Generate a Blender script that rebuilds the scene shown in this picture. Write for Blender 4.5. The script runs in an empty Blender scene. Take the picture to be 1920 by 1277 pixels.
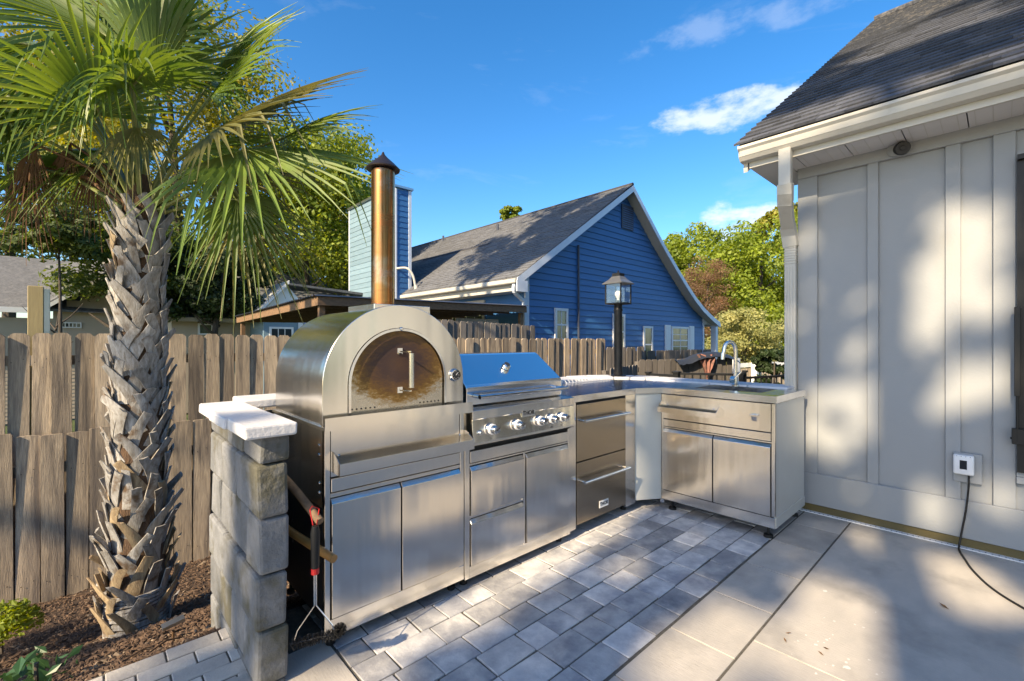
import bpy, bmesh, math, random
from mathutils import Vector, Matrix, noise
R = math.radians
C = bpy.context.scene.collection
sc = bpy.context.scene

# ------------------------------------------------------------------ camera
cam = bpy.data.cameras.new('camera'); camo = bpy.data.objects.new('camera', cam); C.objects.link(camo)
camo.location = (0, 0, 1.30); camo.rotation_euler = (R(90), 0, -R(42.84))
cam.sensor_width = 36; cam.lens = 36*853/1920; cam.shift_y = 1.5/1920; cam.clip_end = 600; cam.clip_start = .05
sc.camera = camo
# ------------------------------------------------------------------ light
SUN_EL, SUN_TO_MY = 33.0, 10.0           # elevation; the sun stands over -X, turned a little towards -Y
se = R(SUN_EL); sa = R(SUN_TO_MY)
SUN = Vector((-math.cos(se)*math.cos(sa), -math.cos(se)*math.sin(sa), math.sin(se)))   # towards the sun
sl = bpy.data.lights.new('sun', 'SUN'); so = bpy.data.objects.new('sun', sl); C.objects.link(so)
sl.energy = 5.0; sl.angle = R(0.5); sl.color = (1.0, .80, .53)
so.rotation_euler = SUN.to_track_quat('Z', 'Y').to_euler()
w = bpy.data.worlds.new('World'); sc.world = w; w.use_nodes = True
nt = w.node_tree; N = nt.nodes; L = nt.links; bg = N['Background']
sky = N.new('ShaderNodeTexSky'); sky.sky_type = 'NISHITA'; sky.sun_disc = False
sky.sun_elevation = se; sky.sun_rotation = math.atan2(SUN.x, SUN.y); sky.air_density = 1.0; sky.dust_density = .8; sky.ozone_density = 3.0
hs = N.new('ShaderNodeHueSaturation'); hs.inputs['Saturation'].default_value = 1.32; hs.inputs['Value'].default_value = 1.15
L.new(sky.outputs[0], hs.inputs['Color'])
tc = N.new('ShaderNodeTexCoord'); mp = N.new('ShaderNodeMapping'); mp.inputs['Scale'].default_value = (1.2, 1.2, 4.5)
mp.inputs['Rotation'].default_value = (0, R(8), R(20))
L.new(tc.outputs['Generated'], mp.inputs[0])
nz = N.new('ShaderNodeTexNoise'); nz.inputs['Scale'].default_value = 3.1; nz.inputs['Detail'].default_value = 9; nz.inputs['Roughness'].default_value = .62; nz.inputs['Distortion'].default_value = .5
L.new(mp.outputs[0], nz.inputs['Vector'])
cr = N.new('ShaderNodeMapRange'); cr.inputs['From Min'].default_value = .56; cr.inputs['From Max'].default_value = .85; cr.inputs['To Max'].default_value = .16
L.new(nz.outputs['Fac'], cr.inputs[0])
cloud = cr.outputs[0]
def sky_cloud(d, rx, rz, amt, cloud):          # one small bank of cloud standing in direction d
    d = Vector(d).normalized(); side = Vector((d.y, -d.x, 0)).normalized(); up = side.cross(d)
    outs = []
    for ax, r_ in ((side, rx), (up, rz)):
        dp = N.new('ShaderNodeVectorMath'); dp.operation = 'DOT_PRODUCT'; dp.inputs[1].default_value = ax
        L.new(tc.outputs['Generated'], dp.inputs[0])
        m = N.new('ShaderNodeMath'); m.operation = 'DIVIDE'; m.inputs[1].default_value = r_; L.new(dp.outputs['Value'], m.inputs[0])
        m0 = N.new('ShaderNodeMath'); m0.operation = 'SUBTRACT'; m0.inputs[1].default_value = d.dot(ax)/r_; L.new(m.outputs[0], m0.inputs[0])
        m2 = N.new('ShaderNodeMath'); m2.operation = 'POWER'; m2.inputs[1].default_value = 2; L.new(m0.outputs[0], m2.inputs[0]); outs.append(m2)
    a = N.new('ShaderNodeMath'); a.operation = 'ADD'; L.new(outs[0].outputs[0], a.inputs[0]); L.new(outs[1].outputs[0], a.inputs[1])
    n2 = N.new('ShaderNodeTexNoise'); n2.inputs['Scale'].default_value = 13; n2.inputs['Detail'].default_value = 8; n2.inputs['Roughness'].default_value = .6
    mpp = N.new('ShaderNodeMapping'); mpp.inputs['Scale'].default_value = (1, 1, 2.2); L.new(tc.outputs['Generated'], mpp.inputs[0]); L.new(mpp.outputs[0], n2.inputs['Vector'])
    mm = N.new('ShaderNodeMath'); mm.operation = 'MULTIPLY_ADD'; mm.inputs[1].default_value = 3.4; mm.inputs[2].default_value = -1.15; L.new(n2.outputs['Fac'], mm.inputs[0])
    s = N.new('ShaderNodeMath'); s.operation = 'SUBTRACT'; L.new(mm.outputs[0], s.inputs[0]); L.new(a.outputs[0], s.inputs[1])
    mr = N.new('ShaderNodeMapRange'); mr.interpolation_type = 'SMOOTHSTEP'; mr.inputs['From Min'].default_value = -.35; mr.inputs['From Max'].default_value = .75; mr.inputs['To Max'].default_value = amt; L.new(s.outputs[0], mr.inputs[0])
    mx = N.new('ShaderNodeMath'); mx.operation = 'MAXIMUM'; L.new(mr.outputs[0], mx.inputs[0]); L.new(cloud, mx.inputs[1])
    return mx.outputs[0]
cloud = sky_cloud((1.011, .4, .5), .14, .035, .75, cloud)
cloud = sky_cloud((1.05, .39, .27), .09, .045, .9, cloud)
cloud = sky_cloud((1.02, .36, .68), .2, .03, .18, cloud)
mixc = N.new('ShaderNodeMix'); mixc.data_type = 'RGBA'; mixc.inputs[7].default_value = (4.9, 5.2, 5.6, 1)
L.new(cloud, mixc.inputs[0]); L.new(hs.outputs[0], mixc.inputs[6]); L.new(mixc.outputs[2], bg.inputs['Color'])
bg.inputs['Strength'].default_value = .105
vs = sc.view_settings; vs.view_transform = 'Standard'; vs.look = 'None'; vs.gamma = 1; vs.use_curve_mapping = False; vs.exposure = 1.15

# ------------------------------------------------------------------ helpers
class MB:
    def __init__(s): s.v = []; s.f = []
    def add(s, vs, fs):
        b = len(s.v); s.v += [tuple(v) for v in vs]; s.f += [tuple(b+i for i in f) for f in fs]; return s
    def box(s, x0, y0, z0, x1, y1, z1):
        if x0 > x1: x0, x1 = x1, x0
        if y0 > y1: y0, y1 = y1, y0
        if z0 > z1: z0, z1 = z1, z0
        return s.add([(x0,y0,z0),(x1,y0,z0),(x1,y1,z0),(x0,y1,z0),(x0,y0,z1),(x1,y0,z1),(x1,y1,z1),(x0,y1,z1)],
                     [(0,3,2,1),(4,5,6,7),(0,1,5,4),(1,2,6,5),(2,3,7,6),(3,0,4,7)])
    def hexa(s, p):   # 8 points, bottom ring then top ring
        return s.add(p, [(0,3,2,1),(4,5,6,7),(0,1,5,4),(1,2,6,5),(2,3,7,6),(3,0,4,7)])
    def bar(s, a, b, w, h, up=(0,0,1)):
        a = Vector(a); b = Vector(b); d = (b-a).normalized(); up = Vector(up)
        sd = d.cross(up)
        if sd.length < 1e-4: sd = d.cross(Vector((1,0,0)))
        sd.normalize(); u = sd.cross(d)
        c = []
        for p in (a, b):
            for i, j in ((-1,-1),(1,-1),(1,1),(-1,1)): c.append(p + sd*w*.5*i + u*h*.5*j)
        return s.hexa(c)
    def tube(s, pts, r, n=10, caps=True):
        pts = [Vector(p) for p in pts]; m = len(pts); rs = r if isinstance(r, (list, tuple)) else [r]*m
        ref = Vector((.123, .31, 1)); rings = []
        for i, p in enumerate(pts):
            d = (pts[min(i+1, m-1)] - pts[max(i-1, 0)]).normalized()
            if i == 0:
                a = d.cross(ref)
                if a.length < .05: a = d.cross(Vector((1,0,0)))
                a.normalize()
            else: a = (a - d*a.dot(d)).normalized()
            b = d.cross(a)
            rings.append([p + (a*math.cos(t*2*math.pi/n) + b*math.sin(t*2*math.pi/n))*rs[i] for t in range(n)])
        vs = [q for rg in rings for q in rg]; fs = []
        for i in range(m-1):
            for t in range(n): fs.append((i*n+t, i*n+(t+1) % n, (i+1)*n+(t+1) % n, (i+1)*n+t))
        if caps: fs += [tuple(range(n))[::-1], tuple((m-1)*n+t for t in range(n))]
        return s.add(vs, fs)
    def lathe(s, prof, c=(0,0,0), n=24, axis=(0,0,1)):
        ax = Vector(axis).normalized(); q = Vector((0,0,1)).rotation_difference(ax); c = Vector(c)
        vs = []; fs = []; m = len(prof)
        for r_, h in prof:
            for t in range(n):
                a = t*2*math.pi/n; vs.append(c + q @ Vector((r_*math.cos(a), r_*math.sin(a), h)))
        for i in range(m-1):
            for t in range(n): fs.append((i*n+t, i*n+(t+1) % n, (i+1)*n+(t+1) % n, (i+1)*n+t))
        fs += [tuple(range(n))[::-1], tuple((m-1)*n+t for t in range(n))]
        return s.add(vs, fs)
    def prism(s, poly, d0, d1, plane='y'):   # poly in (a,z); extruded along y or x
        n = len(poly); P = (lambda a, z, d: (a, d, z)) if plane == 'y' else (lambda a, z, d: (d, a, z))
        if plane == 'z': P = lambda a, z, d: (a, z, d)
        vs = [P(a, z, d0) for a, z in poly] + [P(a, z, d1) for a, z in poly]
        return s.add(vs, [tuple(range(n)), tuple(range(n, 2*n))[::-1]] + [(i, i+n, (i+1) % n + n, (i+1) % n) for i in range(n)])
    def mesh(s, name, bevel=0, seg=1, smooth=False):
        me = bpy.data.meshes.new(name); me.from_pydata(s.v, [], s.f); me.update()
        bm = bmesh.new(); bm.from_mesh(me)
        bmesh.ops.recalc_face_normals(bm, faces=bm.faces)
        if bevel:
            es = [e for e in bm.edges if len(e.link_faces) == 2 and e.calc_face_angle(0) > .5]
            bmesh.ops.bevel(bm, geom=es, offset=bevel, segments=seg, profile=.5, affect='EDGES', clamp_overlap=True)
        if smooth:
            for f in bm.faces: f.smooth = True
            for e in bm.edges:
                if len(e.link_faces) == 2 and e.calc_face_angle(0) > R(35): e.smooth = False
        bm.to_mesh(me); bm.free(); return me
    def build(s, name, m, parent=None, bevel=0, seg=1, smooth=False, kind=None, label=None):
        return link(name, s.mesh(name, bevel, seg, smooth), m, parent, kind, label)
def link(name, me, m, parent=None, kind=None, label=None):
    if m is not None and not me.materials: me.materials.append(m)
    o = bpy.data.objects.new(name, me); C.objects.link(o)
    if parent is not None: adopt(o, parent)
    if kind: o['kind'] = kind
    if label: o['label'] = label
    return o
def wloc(o):
    return o.location + (wloc(o.parent) if o.parent and o.type == 'EMPTY' else Vector())
def adopt(o, parent):
    o.parent = parent
    if parent.type == 'EMPTY': o.matrix_parent_inverse = Matrix.Translation(-parent.location)
def thing(name, label, cat, loc=(0,0,0), group=None):
    o = bpy.data.objects.new(name, None); C.objects.link(o); o.location = loc; o.empty_display_size = .1
    return tag(o, label, cat, group)
def tag(o, label, cat, group=None, kind=None):
    if label: o['label'] = label
    if cat: o['category'] = cat
    if group: o['group'] = group
    if kind: o['kind'] = kind
    return o
def copy_tree(o, parent=None):
    c = o.copy(); C.objects.link(c)
    if parent is not None: c.parent = parent
    for ch in list(o.children): copy_tree(ch, c)
    return c
def wb(mb, plane, a0, a1, z0, z1, d0, d1):   # box on a wall: plane ('y',Y) faces -Y, ('x',X) faces -X; d = distance proud
    if plane[0] == 'y': mb.box(a0, plane[1]-d0, z0, a1, plane[1]-d1, z1)
    else: mb.box(plane[1]-d0, a0, z0, plane[1]-d1, a1, z1)
    return mb

# ------------------------------------------------------------------ materials
def mat(name, c1, c2=None, scale=5, stretch=(1,1,1), rough=.6, rvar=0, metal=0, bump=0, bscale=None, bstretch=None, detail=5, rand=0, c3=None, s3=2.0, t3=(.55,.7), st3=(1,1,1), bdet=6, aniso=0, spec=None, dist=0, trans=0):
    m = bpy.data.materials.new(name); m.use_nodes = True; nt = m.node_tree; N = nt.nodes; L = nt.links
    b = N['Principled BSDF']; b.inputs['Roughness'].default_value = rough; b.inputs['Metallic'].default_value = metal
    if spec is not None: b.inputs['Specular IOR Level'].default_value = spec
    if aniso: 
        b.inputs['Anisotropic'].default_value = aniso
    tc = N.new('ShaderNodeTexCoord'); oi = N.new('ShaderNodeObjectInfo')
    ad = N.new('ShaderNodeVectorMath'); ad.operation = 'MULTIPLY_ADD'; ad.inputs[1].default_value = (17.3, 9.1, 13.7) if rand else (0,0,0)
    cb = N.new('ShaderNodeCombineXYZ')
    for i in range(3): L.new(oi.outputs['Random'], cb.inputs[i])
    L.new(cb.outputs[0], ad.inputs[0]); L.new(tc.outputs['Object'], ad.inputs[2])
    def tex(sc_, st, det):
        mp = N.new('ShaderNodeMapping'); mp.inputs['Scale'].default_value = st; L.new(ad.outputs[0], mp.inputs[0])
        n = N.new('ShaderNodeTexNoise'); n.inputs['Scale'].default_value = sc_; n.inputs['Detail'].default_value = det; n.inputs['Roughness'].default_value = .6; n.inputs['Distortion'].default_value = dist
        L.new(mp.outputs[0], n.inputs['Vector']); return n
    n = tex(scale, stretch, detail)
    c2 = c2 or tuple(x*.82 for x in c1)
    mr = N.new('ShaderNodeMapRange'); mr.inputs['From Min'].default_value = .32; mr.inputs['From Max'].default_value = .68; L.new(n.outputs['Fac'], mr.inputs[0])
    mx = N.new('ShaderNodeMix'); mx.data_type = 'RGBA'; mx.inputs[6].default_value = (*c1, 1); mx.inputs[7].default_value = (*c2, 1)
    L.new(mr.outputs[0], mx.inputs[0]); col = mx.outputs[2]
    if c3:
        n3 = tex(s3, st3, 6); r3 = N.new('ShaderNodeMapRange'); r3.inputs['From Min'].default_value = t3[0]; r3.inputs['From Max'].default_value = t3[1]; L.new(n3.outputs['Fac'], r3.inputs[0])
        m3 = N.new('ShaderNodeMix'); m3.data_type = 'RGBA'; m3.inputs[7].default_value = (*c3, 1); L.new(col, m3.inputs[6]); L.new(r3.outputs[0], m3.inputs[0]); col = m3.outputs[2]
    if rand:
        h = N.new('ShaderNodeHueSaturation'); mv = N.new('ShaderNodeMapRange'); mv.inputs['To Min'].default_value = 1-rand; mv.inputs['To Max'].default_value = 1+rand
        L.new(oi.outputs['Random'], mv.inputs[0]); L.new(mv.outputs[0], h.inputs['Value']); L.new(col, h.inputs['Color']); col = h.outputs[0]
    L.new(col, b.inputs['Base Color'])
    if rvar:
        rr = N.new('ShaderNodeMapRange'); rr.inputs['To Min'].default_value = max(.03, rough-rvar); rr.inputs['To Max'].default_value = rough+rvar; rr.inputs['From Min'].default_value = .3; rr.inputs['From Max'].default_value = .7
        L.new(n.outputs['Fac'], rr.inputs[0]); L.new(rr.outputs[0], b.inputs['Roughness'])
    if bump:
        bn = tex(bscale or scale*2, bstretch or stretch, bdet); bu = N.new('ShaderNodeBump'); bu.inputs['Strength'].default_value = 1; bu.inputs['Distance'].default_value = bump
        L.new(bn.outputs['Fac'], bu.inputs['Height']); L.new(bu.outputs[0], b.inputs['Normal'])
    if trans:
        t = N.new('ShaderNodeBsdfTranslucent'); ms = N.new('ShaderNodeMixShader'); ms.inputs[0].default_value = trans
        hh = N.new('ShaderNodeHueSaturation'); hh.inputs['Hue'].default_value = .475; hh.inputs['Saturation'].default_value = 1.15; hh.inputs['Value'].default_value = 2.0; L.new(col, hh.inputs['Color'])
        L.new(hh.outputs[0], t.inputs['Color']); L.new(b.outputs[0], ms.inputs[1]); L.new(t.outputs[0], ms.inputs[2]); L.new(ms.outputs[0], N['Material Output'].inputs[0])
    return m
M = {}
M['steel'] = mat('brushed_steel', (.82,.79,.735), (.795,.765,.71), 2, (30,30,1), rough=.20, metal=1, bump=.007, bscale=1.3, bstretch=(2.6,2.6,.25), aniso=.3, bdet=2.6)
M['steel_v'] = mat('brushed_steel_upright', (.82,.785,.725), (.79,.755,.695), 2, (30,30,1), rough=.20, metal=1, bump=.011, bscale=1.2, bstretch=(2.8,2.8,.22), aniso=.3, bdet=2.8)
M['steel_dk'] = mat('brown_tinted_steel', (.42,.35,.26), (.40,.335,.25), 4, (3,3,160), rough=.24, rvar=.01, metal=1, bump=.0008, bscale=1.5, aniso=.4)
M['chrome'] = mat('polished_steel', (.72,.72,.72), rough=.09, metal=1)
M['mirror'] = mat('hood_steel', (.84,.84,.84), (.80,.80,.80), 3, (1,1,1), rough=.16, rvar=.02, metal=1)
M['counter'] = mat('counter_steel', (.60,.62,.66), (.52,.54,.60), 6, rough=.2, rvar=.08, metal=1, dist=1)
M['sidepanel'] = mat('grey_zinc_panel', (.55,.56,.54), (.50,.51,.50), 2, rough=.42, metal=.35)
M['black'] = mat('black_metal', (.010,.010,.011), (.016,.016,.016), 10, rough=.42, spec=.3)
M['dark'] = mat('dark_interior', (.02,.02,.022), rough=.6)
M['red'] = mat('red_plastic', (.55,.02,.02), rough=.35)
M['white'] = mat('white_paint', (.72,.73,.74), (.66,.67,.69), 3, rough=.45)
M['trimblue'] = mat('white_trim_paint', (.60,.66,.74), (.55,.61,.70), 4, rough=.45)
M['board'] = mat('pale_grey_paint', (.285,.298,.31), (.262,.275,.288), 1.2, rough=.5, bump=.0008, bscale=70, c3=(.27,.275,.27), s3=2.2, t3=(.55,.85))
M['gutter'] = mat('beige_aluminium', (.52,.50,.44), (.47,.45,.40), 2, (1,1,1), rough=.38, c3=(.30,.28,.23), s3=6, t3=(.6,.9))
M['blue'] = mat('blue_siding_paint', (.035,.135,.34), (.032,.12,.30), 2.5, (1,1,6), rough=.5, bump=.0012, bscale=60, bstretch=(.3,1,4), rand=.08)
M['palebl'] = mat('pale_blue_siding', (.19,.28,.35), (.15,.24,.31), 2.5, (1,1,6), rough=.55, rand=.1)  # paler blue; on the chimney it paints in the sunlit side
M['tan'] = mat('tan_vinyl_siding', (.42,.35,.265), (.38,.315,.24), 2, rough=.55)
M['roofdk'] = mat('grey_asphalt_shingle', (.082,.088,.105), (.045,.05,.064), 60, rough=.9, bump=.002, bscale=220, rand=.35)
M['rooftan'] = mat('weathered_asphalt_shingle', (.16,.165,.175), (.10,.105,.115), 2.5, (3,1,3), rough=.92, bump=.004, bscale=60, c3=(.08,.08,.085), s3=18, t3=(.5,.65))
M['roofblk'] = mat('shingle_edge', (.05,.05,.055), rough=.9)
M['concrete'] = mat('broom_finished_concrete', (.47,.435,.385), (.39,.365,.33), 3.2, (1,2.2,1), rough=.82, bump=.0015, bscale=120, bstretch=(1,.25,1), rand=.07, c3=(.24,.228,.21), s3=2.6, t3=(.5,.78))
M['paver'] = mat('tumbled_concrete_paver', (.56,.545,.525), (.31,.31,.325), 9, rough=.8, bump=.003, bscale=45, rand=.30, c3=(.22,.225,.25), s3=3.5, t3=(.52,.68))
M['joint'] = mat('joint_sand', (.13,.12,.10), (.07,.063,.053), 40, rough=.95, bump=.003, bscale=150)
M['stone'] = mat('tumbled_wall_block', (.20,.205,.215), (.12,.125,.13), 7, rough=.88, bump=.012, bscale=22, rand=.16, c3=(.09,.085,.06), s3=4, t3=(.5,.64))
M['cap'] = mat('white_washed_cap_stone', (.60,.60,.61), (.50,.50,.52), 6, rough=.8, bump=.003, bscale=60, rand=.06)
M['brick'] = mat('edging_brick', (.56,.52,.46), (.42,.39,.36), 8, rough=.85, bump=.003, bscale=60, rand=.15)
M['mulch'] = mat('bark_mulch', (.075,.045,.028), (.03,.018,.012), 22, rough=.95, bump=.03, bscale=35, c3=(.14,.095,.065), s3=50, t3=(.6,.7))
M['chip'] = mat('mulch_chip', (.14,.085,.05), (.05,.03,.02), 60, (1,1,1), rough=.9, c3=(.26,.20,.14), s3=9, t3=(.58,.66))
M['fence'] = mat('weathered_pine_picket', (.45,.365,.265), (.25,.205,.16), 14, (6,6,.45), rough=.85, bump=.003, bscale=30, bstretch=(7,7,.5), rand=.32, c3=(.12,.10,.085), s3=2.0, t3=(.48,.64), st3=(5,5,.45), dist=.6)
M['fencegr'] = mat('grey_old_picket', (.24,.215,.19), (.15,.135,.125), 14, (6,6,.4), rough=.88, bump=.003, bscale=30, bstretch=(6,6,.5), rand=.25, c3=(.08,.072,.065), s3=2.2, t3=(.5,.7), st3=(5,5,.5), dist=.6)
M['fencedk'] = mat('dark_old_picket', (.135,.12,.11), (.085,.078,.072), 14, (6,6,.4), rough=.9, bump=.003, bscale=30, bstretch=(6,6,.5), rand=.22)
M['post'] = mat('treated_pine', (.42,.34,.17), (.34,.27,.14), 9, (6,6,.5), rough=.8, bump=.001, rand=.1, dist=.7)
M['beam'] = mat('orange_stained_beam', (.23,.14,.075), (.14,.085,.048), 6, (2,2,5), rough=.75, bump=.001)
M['boot'] = mat('palm_boot', (.40,.395,.385), (.19,.17,.145), 14, (4,4,1), rough=.8, bump=.003, bscale=50, rand=.28, c3=(.13,.085,.05), s3=9, t3=(.56,.68))
M['boot_tan'] = mat('tan_palm_boot', (.40,.31,.19), (.21,.15,.09), 14, (4,4,1), rough=.8, bump=.003, bscale=50, rand=.28, c3=(.12,.075,.045), s3=9, t3=(.56,.68))
M['core'] = mat('palm_fibre', (.13,.075,.04), (.07,.045,.03), 20, (3,3,1), rough=.95, bump=.01, bscale=40)
M['frond'] = mat('palm_leaf', (.15,.22,.04), (.08,.145,.028), 5, rough=.42, rand=.25, trans=.32, c3=(.15,.15,.04), s3=2.5, t3=(.55,.75))
M['frondold'] = mat('yellowed_palm_leaf', (.20,.19,.06), (.12,.13,.04), 5, rough=.5, rand=.2, trans=.3)
M['deadfrond'] = mat('dead_palm_leaf', (.22,.12,.06), (.13,.07,.04), 8, rough=.85, trans=.12)
M['petiole'] = mat('palm_stalk', (.20,.22,.06), (.14,.17,.05), 8, rough=.5)
M['bark'] = mat('tree_bark', (.10,.08,.06), (.05,.04,.033), 6, (4,4,1), rough=.95, bump=.02, bscale=10, bstretch=(3,3,.7))
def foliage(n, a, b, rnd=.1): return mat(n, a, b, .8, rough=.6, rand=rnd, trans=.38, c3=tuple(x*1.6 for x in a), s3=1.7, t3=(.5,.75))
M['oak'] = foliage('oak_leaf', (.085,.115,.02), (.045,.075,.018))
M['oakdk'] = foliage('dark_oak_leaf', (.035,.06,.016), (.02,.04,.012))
M['gold'] = foliage('yellowing_leaf', (.22,.21,.025), (.12,.14,.02))
M['lime'] = foliage('bright_leaf', (.21,.26,.02), (.09,.14,.016))
M['rust'] = foliage('rusty_twigs', (.20,.12,.06), (.14,.09,.05))
M['pale'] = foliage('pale_leaf', (.34,.33,.13), (.24,.26,.09))
M['grass'] = mat('lawn', (.07,.10,.025), (.045,.07,.02), 3, rough=.9, bump=.02, bscale=40)
M['bronze'] = mat('heat_tinted_flue', (.56,.26,.085), (.40,.16,.055), 3, (1,1,6), rough=.24, rvar=.06, metal=1, aniso=.0, c3=(.58,.46,.36), s3=3.5, t3=(.54,.74))
M['cap_bz'] = mat('dark_flue_cap', (.035,.028,.03), rough=.4, metal=.5)
M['capgal'] = mat('galvanised_cap', (.55,.57,.58), rough=.35, metal=1)
M['bulb'] = mat('frosted_bulb', (.80,.78,.70), rough=.25)
M['log'] = mat('weathered_wooden_pole', (.28,.18,.10), (.14,.09,.055), 12, (3,1,3), rough=.8, bump=.003, bscale=40)
M['log2'] = mat('varnished_wooden_pole', (.36,.20,.06), (.25,.13,.04), 8, rough=.4)
M['kick'] = mat('mossy_sill_board', (.13,.10,.035), (.08,.065,.025), 6, (1,.4,1), rough=.5, rvar=.2)
M['cloth'] = mat('salmon_cloth', (.30,.13,.10), (.10,.06,.05), 9, rough=.85)
M['tarp'] = mat('black_tarp', (.03,.035,.045), rough=.45)
M['brown'] = mat('dry_leaf', (.13,.07,.03), (.08,.045,.02), 20, rough=.8)
M['splash'] = mat('white_paint_splash', (.62,.61,.58), rough=.7)
M['hosta'] = mat('broad_garden_leaf', (.05,.11,.04), (.03,.08,.03), 8, rough=.4, trans=.25)
M['vent'] = mat('vent_paint', (.05,.06,.09), rough=.5)
M['soffit'] = mat('white_vinyl_soffit', (.62,.60,.58), (.56,.545,.53), 3, rough=.5)
def glass(name, col, rough=.03):
    m = bpy.data.materials.new(name); m.use_nodes = True; b = m.node_tree.nodes['Principled BSDF']
    b.inputs['Base Color'].default_value = (*col, 1); b.inputs['Roughness'].default_value = rough; b.inputs['IOR'].default_value = 1.5; b.inputs['Specular IOR Level'].default_value = .9
    return m
M['pane'] = glass('window_glass', (.03,.04,.045)); M['paneblk'] = glass('black_glass', (.006,.007,.009), .06)
M['panec'] = mat('curtained_window_glass', (.16,.17,.11), (.05,.07,.04), 5, (3,3,.6), rough=.06, spec=.9)
m = bpy.data.materials.new('lantern_glass'); m.use_nodes = True; nt = m.node_tree
g = nt.nodes.new('ShaderNodeBsdfGlossy'); g.inputs['Roughness'].default_value = .03; t = nt.nodes.new('ShaderNodeBsdfTransparent'); ms = nt.nodes.new('ShaderNodeMixShader'); ms.inputs[0].default_value = .10
nt.links.new(t.outputs[0], ms.inputs[1]); nt.links.new(g.outputs[0], ms.inputs[2]); nt.links.new(ms.outputs[0], nt.nodes['Material Output'].inputs[0]); M['lglass'] = m
# oven door: scorched steel
m = mat('scorched_oven_door', (.58,.54,.47), (.56,.52,.45), 4, (3,3,160), rough=.28, metal=1, aniso=.4); M['scorch'] = m
nt = m.node_tree; N = nt.nodes; L = nt.links; b = N['Principled BSDF']
tcx = N.new('ShaderNodeTexCoord'); sx = N.new('ShaderNodeSeparateXYZ'); L.new(tcx.outputs['Object'], sx.inputs[0])
def mth(op, a, bb=0.0, c=None):
    n = N.new('ShaderNodeMath'); n.operation = op
    for i, q in enumerate((a, bb, c)):
        if q is None: continue
        if isinstance(q, (int, float)): n.inputs[i].default_value = q
        else: L.new(q, n.inputs[i])
    return n.outputs[0]
dx = mth('DIVIDE', mth('SUBTRACT', sx.outputs['X'], 1.067), .285); dz = mth('DIVIDE', mth('SUBTRACT', sx.outputs['Z'], 1.20), .205)
rr = mth('SQRT', mth('ADD', mth('POWER', dx, 2), mth('POWER', dz, 2)))
mp = N.new('ShaderNodeMapping'); mp.inputs['Scale'].default_value = (1,1,2.2); L.new(tcx.outputs['Object'], mp.inputs[0])
nn = N.new('ShaderNodeTexNoise'); nn.inputs['Scale'].default_value = 34; nn.inputs['Detail'].default_value = 10; nn.inputs['Roughness'].default_value = .78; L.new(mp.outputs[0], nn.inputs['Vector'])
v = mth('ADD', rr, mth('MULTIPLY', mth('SUBTRACT', nn.outputs['Fac'], .5), .95))
ra = N.new('ShaderNodeValToRGB'); L.new(v, ra.inputs[0]); e = ra.color_ramp.elements
e[0].position = .0; e[0].color = (.10,.055,.035,1); e[1].position = 1.0; e[1].color = (.56,.52,.45,1)
for p, c in ((.35,(.075,.045,.04,1)),(.55,(.13,.07,.035,1)),(.72,(.20,.11,.035,1)),(.84,(.34,.21,.07,1))):
    q = e.new(p); q.color = c
L.new(ra.outputs[0], b.inputs['Base Color'])
ro = N.new('ShaderNodeMapRange'); ro.inputs['From Min'].default_value = .6; ro.inputs['From Max'].default_value = 1; ro.inputs['To Min'].default_value = .55; ro.inputs['To Max'].default_value = .27; L.new(v, ro.inputs[0]); L.new(ro.outputs[0], b.inputs['Roughness'])
me_ = N.new('ShaderNodeMapRange'); me_.inputs['From Min'].default_value = .6; me_.inputs['From Max'].default_value = 1; me_.inputs['To Min'].default_value = .45; me_.inputs['To Max'].default_value = 1; L.new(v, me_.inputs[0]); L.new(me_.outputs[0], b.inputs['Metallic'])

# ================================================================== SETTING
random.seed(4)
MB().box(-150, -150, -3.0, 150, 150, -.95).build('ground', M['grass'], kind='structure')
MB().box(-7, -9, -.94, 4.12, 2.36, -.006).build('patio_base', M['joint'], kind='structure')
# concrete slabs
pat = thing('patio', None, None); pat['kind'] = 'structure'
def slab(x0, y0, x1, y1):
    s = MB(); s.box(x0+.003, y0+.003, -.040, x1-.003, y1-.003, 0); return s.build('slab', M['concrete'], pat, bevel=.0012)
slab(2.115, -1.6, 4.03, .74); slab(-.2, -1.6, 2.115, .74); slab(2.115, -4, 4.03, -1.6); slab(-.2, -4, 2.115, -1.6); slab(-3, -4, -.2, .74); slab(-3, -8.9, 4.03, -4); slab(-6.9, -8.9, -3, 2.0)
xs = [-.3, .15, .6, 1.05, 1.5, 1.935, 2.385, 2.835, 3.278, 3.70, 4.03]
for a, b_ in zip(xs, xs[1:]): slab(a, .745, b_, 1.03)
slab(.02, 1.035, .755, 2.02); slab(-.75, 1.035, .02, 2.0); slab(-3, .745, -.3, 1.03); slab(-3, 1.035, -.75, 2.0); slab(3.28, 1.035, 4.03, 1.06)
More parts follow.
